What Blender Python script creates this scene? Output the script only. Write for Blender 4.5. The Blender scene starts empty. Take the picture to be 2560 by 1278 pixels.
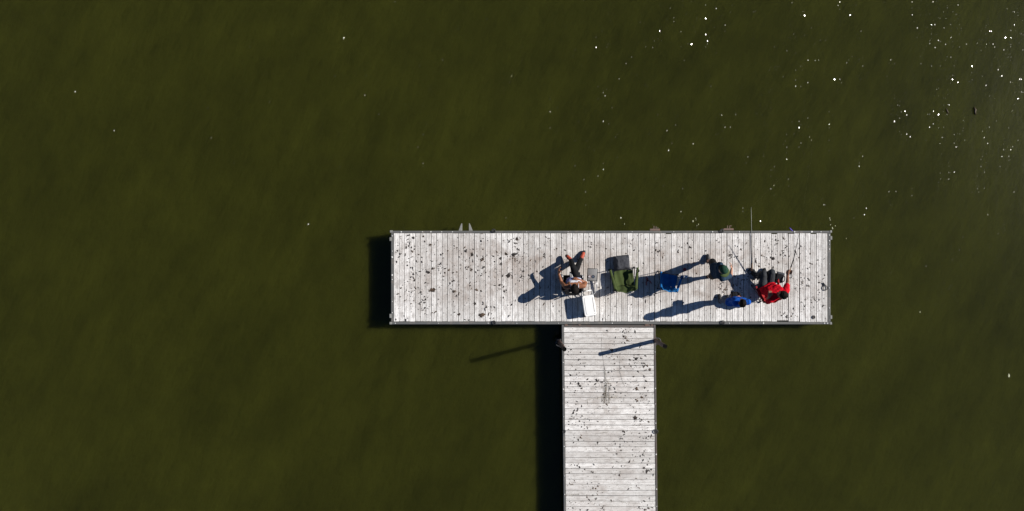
import bpy, bmesh, math, random
from mathutils import Vector, Matrix, noise
random.seed(7)
SC = bpy.context.scene
COL = SC.collection
R = math.radians

# ------------------------------------------------------------------ camera, sky, sun, exposure
CAMH = 17.0                      # drone height above the deck (deck top is z = 0)
SUN_EL, SUN_AZ = 36.0, 13.3      # elevation; degrees north of east
cam_d = bpy.data.cameras.new('camera')
cam_d.sensor_width = 36.0
cam_d.lens = 36.0 * CAMH / 25.6
cam_d.clip_end = 3000
cam = bpy.data.objects.new('camera', cam_d)
cam.location = (0, 0, CAMH)
COL.objects.link(cam)
SC.camera = cam

world = bpy.data.worlds.new('World')
SC.world = world
world.use_nodes = True
wn = world.node_tree
wn.nodes.clear()
sky = wn.nodes.new('ShaderNodeTexSky')
sky.sky_type = 'NISHITA'
sky.sun_disc = False
sky.sun_elevation = R(SUN_EL)
sky.sun_rotation = R(90 - SUN_AZ)
sky.altitude = 1600
sky.air_density = 0.8
sky.dust_density = 0.1
sky.ozone_density = 4.0
bg = wn.nodes.new('ShaderNodeBackground')
bg.inputs['Strength'].default_value = 0.05
wo = wn.nodes.new('ShaderNodeOutputWorld')
wn.links.new(sky.outputs[0], bg.inputs[0])
wn.links.new(bg.outputs[0], wo.inputs[0])

sun_d = bpy.data.lights.new('sun', 'SUN')
sun_d.energy = 5.0
sun_d.angle = R(0.53)
sun_d.color = (1.0, 0.95, 0.88)
sun = bpy.data.objects.new('sun', sun_d)
sdir = Vector((math.cos(R(SUN_EL)) * math.cos(R(SUN_AZ)), math.cos(R(SUN_EL)) * math.sin(R(SUN_AZ)), math.sin(R(SUN_EL))))
sun.rotation_euler = sdir.to_track_quat('Z', 'Y').to_euler()
sun.location = sdir * 40
COL.objects.link(sun)

SC.view_settings.view_transform = 'Standard'
SC.view_settings.look = 'None'
SC.view_settings.exposure = 0.44
SC.view_settings.gamma = 1.0
SC.view_settings.use_curve_mapping = False
SC.render.engine = 'CYCLES'
SC.cycles.max_bounces = 6
SC.cycles.use_denoising = True
SC.cycles.sample_clamp_indirect = 4.0

# ------------------------------------------------------------------ helpers
def W(px, py, z=0.0):
    """survey point: photo pixel + height above the deck -> metres"""
    k = (CAMH - z) / CAMH / 100.0
    return Vector(((px - 1280) * k, (639 - py) * k, z))

def link(name, mesh, mat=None, parent=None):
    o = bpy.data.objects.new(name, mesh)
    if mat is not None and not mesh.materials:
        for m in (mat if isinstance(mat, (list, tuple)) else [mat]):
            mesh.materials.append(m)
    COL.objects.link(o)
    if parent is not None:
        o.parent = parent
    return o

def tag(o, label=None, cat=None, group=None, kind=None):
    if label: o['label'] = label
    if cat: o['category'] = cat
    if group: o['group'] = group
    if kind: o['kind'] = kind
    return o

def thing(name, label, cat, loc=(0, 0, 0), rz=0.0, group=None):
    o = bpy.data.objects.new(name, None)
    o.empty_display_size = 0.1
    o.location = loc
    o.rotation_euler = (0, 0, rz)
    COL.objects.link(o)
    return tag(o, label, cat, group)

class MB:
    def __init__(s):
        s.v, s.f = [], []
    def add(s, vs, fs):
        b = len(s.v)
        s.v += [tuple(v) for v in vs]
        s.f += [tuple(i + b for i in f) for f in fs]
        return s
    def box(s, c, d, rz=0.0, mat=None):
        hx, hy, hz = d[0] / 2, d[1] / 2, d[2] / 2
        m = mat or Matrix.Rotation(rz, 3, 'Z')
        c = Vector(c)
        vs = [c + m @ Vector((x * hx, y * hy, z * hz)) for x in (-1, 1) for y in (-1, 1) for z in (-1, 1)]
        return s.add(vs, [(0, 1, 3, 2), (4, 6, 7, 5), (0, 4, 5, 1), (2, 3, 7, 6), (0, 2, 6, 4), (1, 5, 7, 3)])
    def tube(s, pts, rad, n=8, cap=True):
        pts = [Vector(p) for p in pts]
        rads = rad if isinstance(rad, (list, tuple)) else [rad] * len(pts)
        t0 = (pts[1] - pts[0]).normalized()
        up = Vector((0, 0, 1)) if abs(t0.z) < 0.9 else Vector((1, 0, 0))
        a = t0.cross(up).normalized()
        vs, fs = [], []
        for i, p in enumerate(pts):
            if i == 0: t = t0
            elif i == len(pts) - 1: t = (pts[i] - pts[i - 1]).normalized()
            else: t = ((pts[i + 1] - pts[i]).normalized() + (pts[i] - pts[i - 1]).normalized()).normalized()
            a = (a - t * a.dot(t)).normalized()
            b = t.cross(a)
            for k in range(n):
                th = 2 * math.pi * k / n
                vs.append(p + (a * math.cos(th) + b * math.sin(th)) * rads[i])
        for i in range(len(pts) - 1):
            for k in range(n):
                k2 = (k + 1) % n
                fs.append((i * n + k, i * n + k2, (i + 1) * n + k2, (i + 1) * n + k))
        if cap:
            fs.append(tuple(range(n))[::-1])
            fs.append(tuple((len(pts) - 1) * n + k for k in range(n)))
        return s.add(vs, fs)
    def ring(s, c, r, rad, n=20, m=8, mat=None):
        mm = mat or Matrix.Identity(3)
        c = Vector(c)
        vs, fs = [], []
        for i in range(n):
            t = 2 * math.pi * i / n
            for j in range(m):
                q = 2 * math.pi * j / m
                vs.append(c + mm @ Vector(((r + rad * math.cos(q)) * math.cos(t), (r + rad * math.cos(q)) * math.sin(t), rad * math.sin(q))))
        for i in range(n):
            for j in range(m):
                i2, j2 = (i + 1) % n, (j + 1) % m
                fs.append((i * m + j, i2 * m + j, i2 * m + j2, i * m + j2))
        return s.add(vs, fs)
    def ell(s, c, r, mat=None, nu=14, nv=9):
        mm = mat or Matrix.Identity(3)
        c = Vector(c)
        vs = [c + mm @ Vector((0, 0, r[2]))]
        for j in range(1, nv):
            ph = math.pi * j / nv
            for i in range(nu):
                t = 2 * math.pi * i / nu
                vs.append(c + mm @ Vector((r[0] * math.sin(ph) * math.cos(t), r[1] * math.sin(ph) * math.sin(t), r[2] * math.cos(ph))))
        vs.append(c + mm @ Vector((0, 0, -r[2])))
        fs = [(0, 1 + i, 1 + (i + 1) % nu) for i in range(nu)]
        for j in range(nv - 2):
            for i in range(nu):
                a, b = 1 + j * nu + i, 1 + j * nu + (i + 1) % nu
                fs.append((a, a + nu, b + nu, b))
        L = len(vs) - 1
        fs += [(L, 1 + (nv - 2) * nu + (i + 1) % nu, 1 + (nv - 2) * nu + i) for i in range(nu)]
        return s.add(vs, fs)
    def cap(s, p0, r0, p1, r1, n=12):
        """tapered capsule (closed) used as one stroke of a remeshed body"""
        p0, p1 = Vector(p0), Vector(p1)
        d = p1 - p0
        if d.length < 1e-5:
            return s.ell(p0, (r0, r0, r0))
        t = d.normalized()
        pts, rr = [], []
        for k in (0.97, 0.75, 0.4):
            pts.append(p0 - t * r0 * k); rr.append(r0 * math.sqrt(1 - k * k))
        pts.append(p0); rr.append(r0)
        pts.append(p1); rr.append(r1)
        for k in (0.4, 0.75, 0.97):
            pts.append(p1 + t * r1 * k); rr.append(r1 * math.sqrt(1 - k * k))
        return s.tube(pts, rr, n)
    def slab(s, fn, nu, nv, th):
        """closed sheet of cloth: fn(u, v) -> point, thickness th"""
        g = [[Vector(fn(i / nu, j / nv)) for j in range(nv + 1)] for i in range(nu + 1)]
        top, bot = [], []
        for i in range(nu + 1):
            for j in range(nv + 1):
                du = g[min(i + 1, nu)][j] - g[max(i - 1, 0)][j]
                dv = g[i][min(j + 1, nv)] - g[i][max(j - 1, 0)]
                nn = du.cross(dv)
                nn = nn.normalized() if nn.length > 1e-9 else Vector((0, 0, 1))
                top.append(g[i][j] + nn * th / 2)
                bot.append(g[i][j] - nn * th / 2)
        N = len(top)
        ix = lambda i, j: i * (nv + 1) + j
        fs = []
        for i in range(nu):
            for j in range(nv):
                q = (ix(i, j), ix(i + 1, j), ix(i + 1, j + 1), ix(i, j + 1))
                fs.append(q)
                fs.append(tuple(N + k for k in q[::-1]))
        for i in range(nu):
            for j, fl in ((0, 1), (nv, 0)):
                q = (ix(i, j), ix(i + 1, j), N + ix(i + 1, j), N + ix(i, j))
                fs.append(q[::-1] if fl else q)
        for j in range(nv):
            for i, fl in ((0, 0), (nu, 1)):
                q = (ix(i, j), ix(i, j + 1), N + ix(i, j + 1), N + ix(i, j))
                fs.append(q[::-1] if fl else q)
        return s.add(top + bot, fs)
    def mesh(s, name, smooth=False):
        m = bpy.data.meshes.new(name)
        m.from_pydata(s.v, [], s.f)
        m.validate()
        bm = bmesh.new(); bm.from_mesh(m)
        bmesh.ops.recalc_face_normals(bm, faces=bm.faces)
        bm.to_mesh(m); bm.free()
        if smooth:
            m.polygons.foreach_set('use_smooth', [True] * len(m.polygons))
        m.update()
        return m
    def build(s, name, mat, parent=None, smooth=False):
        return link(name, s.mesh(name, smooth), mat, parent)
    def bevel(s, name, mat, parent=None, w=0.01, seg=2, smooth=True):
        o = link(name, s.mesh(name), mat, parent)
        md = o.modifiers.new('b', 'BEVEL'); md.width = w; md.segments = seg; md.limit_method = 'ANGLE'
        return bake(o, smooth)
    def remesh(s, name, mat, parent=None, voxel=0.01, it=4, wrinkle=0.0, ws=9.0):
        o = link(name, s.mesh(name), mat, parent)
        md = o.modifiers.new('r', 'REMESH'); md.mode = 'VOXEL'; md.voxel_size = voxel
        sm = o.modifiers.new('s', 'SMOOTH'); sm.iterations = it; sm.factor = 0.5
        bake(o, True)
        if wrinkle:
            for v in o.data.vertices:
                p = v.co * ws
                n = noise.noise(Vector((p.x, p.y, p.z * 1.6))) + 0.5 * noise.noise(p * 2.3)
                v.co += v.normal * wrinkle * n
        return o

def bake(o, smooth=True):
    dg = bpy.context.evaluated_depsgraph_get()
    dg.update()
    me = bpy.data.meshes.new_from_object(o.evaluated_get(dg))
    old = o.data
    o.modifiers.clear()
    o.data = me
    bpy.data.meshes.remove(old)
    if smooth:
        me.polygons.foreach_set('use_smooth', [True] * len(me.polygons))
    return o

# ------------------------------------------------------------------ materials
class NT:
    def __init__(s, name):
        s.m = bpy.data.materials.new(name)
        s.m.use_nodes = True
        s.t = s.m.node_tree
        s.bs = s.t.nodes['Principled BSDF']
    def n(s, typ, **kw):
        nd = s.t.nodes.new(typ)
        for k, v in kw.items():
            if k.startswith('i_'):
                key = k[2:].replace('_', ' ')
                nd.inputs[int(key) if key.isdigit() else key].default_value = v
            else:
                setattr(nd, k, v)
        return nd
    def l(s, a, b):
        s.t.links.new(a, b)
    def pos(s, scale=(1, 1, 1), rot=(0, 0, 0), obj=False):
        src = s.n('ShaderNodeTexCoord').outputs['Object'] if obj else s.n('ShaderNodeNewGeometry').outputs['Position']
        mp = s.n('ShaderNodeMapping')
        if any(rot):      # turn the pattern's axes first, then stretch
            mp.vector_type = 'TEXTURE'
            scale = tuple(1.0 / q for q in scale)
        mp.inputs['Scale'].default_value = scale
        mp.inputs['Rotation'].default_value = rot
        s.l(src, mp.inputs[0])
        return mp.outputs[0]
    def noise(s, vec, scale=1.0, detail=3.0, rough=0.55):
        nd = s.n('ShaderNodeTexNoise')
        nd.inputs['Scale'].default_value = scale
        nd.inputs['Detail'].default_value = detail
        nd.inputs['Roughness'].default_value = rough
        s.l(vec, nd.inputs['Vector'])
        return nd.outputs[0]
    def ramp(s, fac, a, b, va=0.0, vb=1.0):
        mr = s.n('ShaderNodeMapRange', clamp=True)
        mr.inputs[1].default_value = a; mr.inputs[2].default_value = b
        mr.inputs[3].default_value = va; mr.inputs[4].default_value = vb
        s.l(fac, mr.inputs[0])
        return mr.outputs[0]
    def mix(s, fac, a, b, mode='MIX'):
        mx = s.n('ShaderNodeMix', data_type='RGBA', blend_type=mode)
        for val, k in ((fac, 0), (a, 6), (b, 7)):
            if hasattr(val, 'node'): s.l(val, mx.inputs[k])
            elif k == 0: mx.inputs[k].default_value = val
            else: mx.inputs[k].default_value = (*val, 1) if len(val) == 3 else val
        return mx.outputs[2]
    def math(s, op, a, b=0.0):
        nd = s.n('ShaderNodeMath', operation=op)
        for i, v in enumerate((a, b)):
            if hasattr(v, 'node'): s.l(v, nd.inputs[i])
            else: nd.inputs[i].default_value = v
        return nd.outputs[0]
    def bump(s, h, strength=0.3, dist=0.01):
        b = s.n('ShaderNodeBump')
        b.inputs['Strength'].default_value = strength
        b.inputs['Distance'].default_value = dist
        s.l(h, b.inputs['Height'])
        s.l(b.outputs[0], s.bs.inputs['Normal'])

def simple(name, col, rough=0.7, var=0.18, scale=14.0, metal=0.0, bump=0.0, spec=None):
    if spec is None: spec = 0.12 if rough >= 0.74 else 0.35
    t = NT(name)
    v = t.pos(obj=True)
    n1 = t.noise(v, scale, 4)
    c = t.mix(t.ramp(n1, 0.3, 0.7), tuple(x * (1 - var) for x in col), tuple(min(1, x * (1 + var)) for x in col))
    t.l(c, t.bs.inputs['Base Color'])
    t.bs.inputs['Roughness'].default_value = rough
    t.bs.inputs['Metallic'].default_value = metal
    t.bs.inputs['Specular IOR Level'].default_value = spec
    if bump:
        t.bump(t.noise(v, scale * 4, 3), 0.5, bump)
    return t.m

def deck_mat(name, along_y):
    t = NT(name)
    oi = t.n('ShaderNodeObjectInfo')
    sx, sy = (60, 2.2) if along_y else (2.2, 60)
    streak = t.noise(t.pos((sx, sy, 1)), 1.0, 4, 0.6)
    streak2 = t.noise(t.pos((sx * 0.35, sy * 2.6, 1)), 1.0, 3, 0.6)
    big = t.noise(t.pos((0.8, 0.8, 1)), 1.0, 5, 0.62)
    mid = t.noise(t.pos((6, 6, 1)), 1.0, 5, 0.65)
    speck = t.noise(t.pos((38, 38, 1)), 1.0, 2, 0.5)
    speck2 = t.noise(t.pos((17, 17, 1)), 1.0, 3, 0.6)
    c = t.mix(oi.outputs['Random'], (0.60, 0.59, 0.572), (0.89, 0.88, 0.865))
    c = t.mix(t.ramp(streak, 0.50, 0.70, 0, 0.55), c, (0.36, 0.345, 0.33))
    c = t.mix(t.ramp(streak2, 0.52, 0.72, 0, 0.55), c, (0.33, 0.31, 0.29))
    # ground-in dirt where people walk: along the middle of the deck
    sep = t.n('ShaderNodeSeparateXYZ')
    t.l(t.n('ShaderNodeNewGeometry').outputs['Position'], sep.inputs[0])
    if along_y:
        d = t.math('ABSOLUTE', t.math('ADD', sep.outputs[1], 0.42))
        wear = t.ramp(d, 1.12, 0.45)
        e = t.math('ABSOLUTE', t.math('SUBTRACT', sep.outputs[0], 2.2))
        wear = t.math('MULTIPLY', wear, t.ramp(e, 5.6, 3.6, 0.25, 1.0))
    else:
        wear = t.ramp(t.math('ABSOLUTE', t.math('SUBTRACT', sep.outputs[0], 2.42)), 1.1, 0.2, 0.2, 0.55)
    dirt = t.math('MULTIPLY', t.ramp(t.math('ADD', t.math('MULTIPLY', big, 0.6), t.math('MULTIPLY', mid, 0.4)), 0.36, 0.60), wear)
    c = t.mix(t.math('MULTIPLY', dirt, 0.8), c, (0.37, 0.32, 0.285))
    stain = t.noise(t.pos((2.3, 2.3, 1)), 1.0, 6, 0.65)
    c = t.mix(t.math('MULTIPLY', t.ramp(stain, 0.52, 0.66, 0, 0.8), wear), c, (0.27, 0.215, 0.18))
    blot = t.noise(t.pos((11, 5, 1) if along_y else (5, 11, 1)), 1.0, 4, 0.62)
    c = t.mix(t.ramp(blot, 0.46, 0.68, 0, 0.62), c, (0.37, 0.345, 0.325))
    fine = t.noise(t.pos((26, 7, 1) if along_y else (7, 26, 1)), 1.0, 4, 0.65)
    c = t.mix(t.ramp(fine, 0.52, 0.72, 0, 0.6), c, (0.30, 0.28, 0.26))
    c = t.mix(t.ramp(speck, 0.63, 0.69, 0, 0.8), c, (0.12, 0.105, 0.09))
    c = t.mix(t.ramp(speck2, 0.63, 0.72, 0, 0.6), c, (0.24, 0.19, 0.15))
    t.l(c, t.bs.inputs['Base Color'])
    t.bs.inputs['Roughness'].default_value = 0.62
    t.bs.inputs['Specular IOR Level'].default_value = 0.3
    t.bump(streak, 0.35, 0.004)
    return t.m

def water_mat():
    t = NT('lake_water')
    # murky green water: light scattered inside it, ripples that catch the sun
    st = t.noise(t.pos((0.40, 0.20, 1), (0, 0, R(-35))), 1.0, 5, 0.62)
    st2 = t.noise(t.pos((1.5, 0.75, 1), (0, 0, R(-32))), 1.0, 5, 0.65)
    a = t.math('ADD', t.math('MULTIPLY', st, 0.5), t.math('MULTIPLY', st2, 0.5))
    c = t.mix(t.ramp(a, 0.34, 0.66), (0.0170, 0.0181, 0.0026), (0.0300, 0.0318, 0.0042))
    t.l(c, t.bs.inputs['Base Color'])
    t.bs.subsurface_method = 'BURLEY'
    t.bs.inputs['Subsurface Weight'].default_value = 1.0
    t.bs.inputs['Subsurface Radius'].default_value = (1.0, 1.0, 0.6)
    t.bs.inputs['Subsurface Scale'].default_value = 0.34
    t.bs.inputs['IOR'].default_value = 1.33
    t.bs.inputs['Roughness'].default_value = 0.5
    t.bs.inputs['Specular IOR Level'].default_value = 0.0
    t.bs.inputs['Coat Weight'].default_value = 1.0
    t.bs.inputs['Coat IOR'].default_value = 1.33
    t.bs.inputs['Coat Roughness'].default_value = 0.13
    # gentle ripples everywhere ...
    r1 = t.noise(t.pos((9.0, 3.6, 1), (0, 0, R(-6))), 1.0, 2, 0.5)
    r2 = t.noise(t.pos((1.3, 0.4, 1), (0, 0, R(-8))), 1.0, 2, 0.5)
    h = t.math('ADD', t.math('MULTIPLY', r1, 0.45), t.math('MULTIPLY', r2, 0.8))
    b = t.n('ShaderNodeBump')
    b.inputs['Strength'].default_value = 1.0
    b.inputs['Distance'].default_value = 0.007
    t.l(h, b.inputs['Height'])
    # ... and scattered steep little capillary wavelets, a few centimetres wide, each facing its own way
    vo = t.n('ShaderNodeTexVoronoi', voronoi_dimensions='2D', feature='F1')
    vo.inputs['Scale'].default_value = 1.0
    vo.inputs['Randomness'].default_value = 1.0
    wob = t.n('ShaderNodeTexNoise')
    wob.inputs['Scale'].default_value = 3.0
    t.l(t.pos((22.0, 12.0, 1)), wob.inputs['Vector'])
    wv = t.n('ShaderNodeVectorMath', operation='MULTIPLY_ADD')
    t.l(wob.outputs['Color'], wv.inputs[0]); wv.inputs[1].default_value = (0.55, 0.55, 0.0)
    t.l(t.pos((22.0, 12.0, 1)), wv.inputs[2])
    t.l(wv.outputs[0], vo.inputs['Vector'])
    cs = t.n('ShaderNodeSeparateColor')
    t.l(vo.outputs['Color'], cs.inputs[0])
    slx = t.math('MULTIPLY', t.math('LOGARITHM', t.math('MAXIMUM', t.math('SUBTRACT', 1.0, cs.outputs[0]), 0.0005), 2.718282), -0.13)
    sly = t.math('ADD', t.math('MULTIPLY', t.math('SUBTRACT', cs.outputs[1], 0.5), 0.36), -0.09)
    cx = t.n('ShaderNodeCombineXYZ')
    t.l(slx, cx.inputs[0]); t.l(sly, cx.inputs[1]); cx.inputs[2].default_value = 1.0
    group_ = t.noise(t.pos((2.2, 0.8, 1), (0, 0, R(-8))), 1.0, 3, 0.6)
    size = t.ramp(cs.outputs[2], 0.0, 1.0, 0.02, 0.19)
    dot = t.math('MULTIPLY', t.math('LESS_THAN', vo.outputs['Distance'], size), t.math('GREATER_THAN', group_, GLINT))
    mixn = t.n('ShaderNodeMix', data_type='VECTOR')
    t.l(dot, mixn.inputs[0]); t.l(b.outputs[0], mixn.inputs[4]); t.l(cx.outputs[0], mixn.inputs[5])
    nz = t.n('ShaderNodeVectorMath', operation='NORMALIZE')
    t.l(mixn.outputs[1], nz.inputs[0])
    t.l(nz.outputs[0], t.bs.inputs['Coat Normal'])
    # slow swell that tilts the lit water a little
    sw = t.noise(t.pos((3.2, 1.3, 1), (0, 0, R(-32))), 1.0, 5, 0.65)
    b2 = t.n('ShaderNodeBump')
    b2.inputs['Strength'].default_value = 1.0
    b2.inputs['Distance'].default_value = 0.085
    t.l(sw, b2.inputs['Height'])
    t.l(b2.outputs[0], t.bs.inputs['Normal'])
    return t.m
GLINT = 0.52

def rusty(name, base, rust, amount=0.5, scale=5):
    t = NT(name)
    v = t.pos()
    n1 = t.noise(v, scale, 6, 0.65)
    n2 = t.noise(v, scale * 7, 3, 0.6)
    f = t.ramp(t.math('ADD', t.math('MULTIPLY', n1, 0.7), t.math('MULTIPLY', n2, 0.3)), 0.62 - amount * 0.3, 0.75 - amount * 0.3)
    c = t.mix(f, base, rust)
    t.l(c, t.bs.inputs['Base Color'])
    t.bs.inputs['Roughness'].default_value = 0.7
    t.bs.inputs['Specular IOR Level'].default_value = 0.35
    t.bump(n2, 0.4, 0.004)
    return t.m

M = {}
M['deck_head'] = deck_mat('weathered_white_planks_across', True)
M['deck_stem'] = deck_mat('weathered_white_planks_along', False)
M['rail'] = rusty('grey_rail_metal', (0.10, 0.102, 0.10), (0.16, 0.145, 0.13), 0.35, 4)
M['rail_brown'] = rusty('brown_rail_metal', (0.092, 0.085, 0.080), (0.095, 0.070, 0.062), 0.5, 4)
M['fascia'] = simple('dark_fascia', (0.05, 0.05, 0.048), 0.8)
M['float'] = simple('black_float', (0.02, 0.02, 0.02), 0.6)
M['bolt'] = simple('bright_zinc', (0.62, 0.62, 0.6), 0.5)
M['iron'] = simple('black_iron', (0.03, 0.03, 0.032), 0.55)
M['zinc'] = simple('weathered_zinc', (0.20, 0.20, 0.185), 0.6)
M['rust'] = rusty('rusty_steel', (0.13, 0.09, 0.075), (0.16, 0.09, 0.065), 0.5, 9)
M['pile'] = rusty('rusted_pipe', (0.05, 0.03, 0.025), (0.13, 0.065, 0.045), 0.5, 7)
M['pile_lip'] = simple('black_pile_lip', (0.006, 0.006, 0.006), 0.9, spec=0.15)  # near-black lip around the open pipe end
M['litter'] = None
M['white'] = simple('white_cooler_plastic', (0.80, 0.80, 0.79), 0.4, 0.04)
M['cream'] = simple('cooler_body_plastic', (0.70, 0.71, 0.72), 0.45, 0.05)
M['alu'] = simple('aluminium_tube', (0.62, 0.62, 0.62), 0.38, 0.06, metal=0.5)
M['black'] = simple('black_plastic', (0.014, 0.014, 0.015), 0.5)
M['blacktube'] = simple('black_steel_tube', (0.02, 0.02, 0.022), 0.4)
M['green_cloth'] = simple('olive_green_canvas', (0.049, 0.068, 0.022), 0.85, 0.22, 9, bump=0.002)
M['blue_cloth'] = simple('bright_blue_canvas', (0.012, 0.125, 0.33), 0.8, 0.18, 9, bump=0.002)
M['red_cloth'] = simple('red_canvas', (0.28, 0.02, 0.022), 0.85, 0.2, 9, bump=0.002)
M['black_cloth'] = simple('black_canvas', (0.012, 0.012, 0.014), 0.9, 0.2, 9)
M['tray'] = simple('grey_tray', (0.19, 0.187, 0.185), 0.55, 0.06)
M['bag'] = simple('grey_nylon', (0.052, 0.054, 0.062), 0.75, 0.25, 8, bump=0.003)
M['bagdark'] = simple('charcoal_nylon', (0.028, 0.029, 0.034), 0.8, 0.2, 8)
M['skin_a'] = simple('warm_brown_skin', (0.23, 0.092, 0.045), 0.55, 0.12, 10)
M['skin_b'] = simple('light_tan_skin', (0.45, 0.24, 0.16), 0.55, 0.1, 10)
M['skin_c'] = simple('brown_skin', (0.26, 0.115, 0.07), 0.55, 0.12, 10)
M['hair'] = simple('near_black_hair', (0.008, 0.006, 0.005), 0.8, 0.3, 40, bump=0.004)
M['navy'] = simple('navy_cotton', (0.018, 0.036, 0.062), 0.9, 0.2, 10)
M['royal'] = simple('royal_blue_cotton', (0.006, 0.072, 0.35), 0.85, 0.15, 10)
M['red'] = simple('red_cotton', (0.50, 0.004, 0.014), 0.85, 0.15, 10)
M['blackwear'] = simple('black_leggings', (0.008, 0.008, 0.009), 0.8, 0.2, 10)
M['greywear'] = simple('charcoal_trousers', (0.034, 0.037, 0.042), 0.85, 0.2, 10)
M['jeans'] = simple('grey_blue_denim', (0.06, 0.075, 0.11), 0.9, 0.2, 14)
M['capgreen'] = simple('dark_green_cap', (0.016, 0.05, 0.032), 0.85, 0.2, 12)
M['capbrim'] = simple('olive_cap_brim', (0.06, 0.085, 0.03), 0.85, 0.2, 12)
M['shoeblack'] = simple('black_shoe', (0.012, 0.012, 0.013), 0.6)
M['shoeorange'] = simple('orange_shoe', (0.36, 0.055, 0.025), 0.6, 0.15)
M['eye'] = simple('eye_dark', (0.03, 0.02, 0.015), 0.2)
M['lip'] = simple('lips', (0.25, 0.08, 0.06), 0.5)
M['rod'] = simple('graphite_rod', (0.03, 0.029, 0.028), 0.45)
M['rodpale'] = simple('pale_rod_tip', (0.40, 0.41, 0.37), 0.4)
M['cork'] = simple('cork_grip', (0.20, 0.12, 0.06), 0.8)
M['reel'] = simple('dark_reel', (0.06, 0.035, 0.028), 0.4, metal=0.3)
M['line'] = simple('fishing_line', (0.08, 0.085, 0.05), 0.4)
M['twig'] = simple('wet_twig', (0.045, 0.028, 0.012), 0.6)
M['redthing'] = simple('dark_red_plastic', (0.24, 0.02, 0.03), 0.5)
M['paleblue'] = simple('pale_blue_label', (0.16, 0.34, 0.62), 0.5)
M['rope'] = simple('grey_rope', (0.11, 0.105, 0.10), 0.9, 0.3, 40)
M['fleck'] = simple('pale_fleck', (0.50, 0.50, 0.34), 0.7)
M['scuff'] = simple('grey_scuff', (0.33, 0.315, 0.29), 0.9, 0.3, 20)

def bottle_mat():
    t = NT('clear_plastic')
    t.bs.inputs['Base Color'].default_value = (0.8, 0.88, 0.95, 1)
    t.bs.inputs['Transmission Weight'].default_value = 0.85
    t.bs.inputs['Roughness'].default_value = 0.12
    t.bs.inputs['IOR'].default_value = 1.35
    return t.m
M['bottle'] = bottle_mat()

def litter_mat():
    t = NT('dried_weed_and_dirt')
    n1 = t.noise(t.pos((3, 3, 3)), 1.0, 3)
    n2 = t.noise(t.pos((40, 40, 40)), 1.0, 3)
    c = t.mix(t.ramp(n1, 0.50, 0.62), (0.016, 0.013, 0.011), (0.10, 0.065, 0.04))
    c = t.mix(t.ramp(n2, 0.45, 0.75, 0, 0.5), c, (0.05, 0.03, 0.028))
    t.l(c, t.bs.inputs['Base Color'])
    t.bs.inputs['Roughness'].default_value = 0.9
    return t.m
M['litter'] = litter_mat()

def top_mat():
    t = NT('printed_tank_top')
    v = t.pos((1, 1, 1), obj=False)
    n1 = t.noise(v, 26, 2)
    sep = t.n('ShaderNodeSeparateXYZ'); t.l(v, sep.inputs[0])
    # blue print panel across the lower chest
    band = t.math('MULTIPLY', t.ramp(sep.outputs[2], 0.60, 0.57), t.ramp(sep.outputs[2], 0.36, 0.40))
    wf = t.math('MULTIPLY', band, t.ramp(n1, 0.58, 0.52))
    c = t.mix(wf, (0.58, 0.58, 0.62), (0.10, 0.12, 0.38))
    t.l(c, t.bs.inputs['Base Color'])
    t.bs.inputs['Roughness'].default_value = 0.85
    return t.m
M['tanktop'] = top_mat()

# ------------------------------------------------------------------ water
WZ = -0.50
mb = MB()
S = 1200
mb.add([(-S, -S, WZ), (S, -S, WZ), (S, S, WZ), (-S, S, WZ)], [(0, 1, 2, 3)])
water = tag(mb.build('water', water_mat()), 'murky olive green lake water with small sun glints', 'water', kind='structure')

# ------------------------------------------------------------------ T-head floating dock
def plank_mesh(name, length, width, along_y=True):
    """ribbed deck plank, three raised treads, centred, top at z=0"""
    hw, L = width / 2, length / 2
    g = width / 3.0
    prof = [(-hw, -0.03), (-hw, -0.004), (-hw + 0.004, 0.0)]
    for k in (1, 2):
        x = -hw + g * k
        prof += [(x - 0.0055, 0.0), (x - 0.002, -0.0045), (x + 0.002, -0.0045), (x + 0.0055, 0.0)]
    prof += [(hw - 0.004, 0.0), (hw, -0.004), (hw, -0.03)]
    n = len(prof)
    vs = []
    for e in (-L, L):
        for (a, z) in prof:
            vs.append((a, e, z) if along_y else (e, a, z))
    fs = [(i, (i + 1) % n, n + (i + 1) % n, n + i) for i in range(n)]
    fs += [tuple(range(n)), tuple(range(n, 2 * n))]
    return MB().add(vs, fs).mesh(name)

dock = thing('floating_dock', 'long white planked dock platform forming the crossbar of the T', 'dock', W(1527, 694, WZ))
DL = Vector(dock.location)
def part(o, parent=dock):
    """keep world placement while parenting to an unrotated empty"""
    o.location = Vector(o.location) - Vector(parent.location)
    o.parent = parent
    return o

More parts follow.
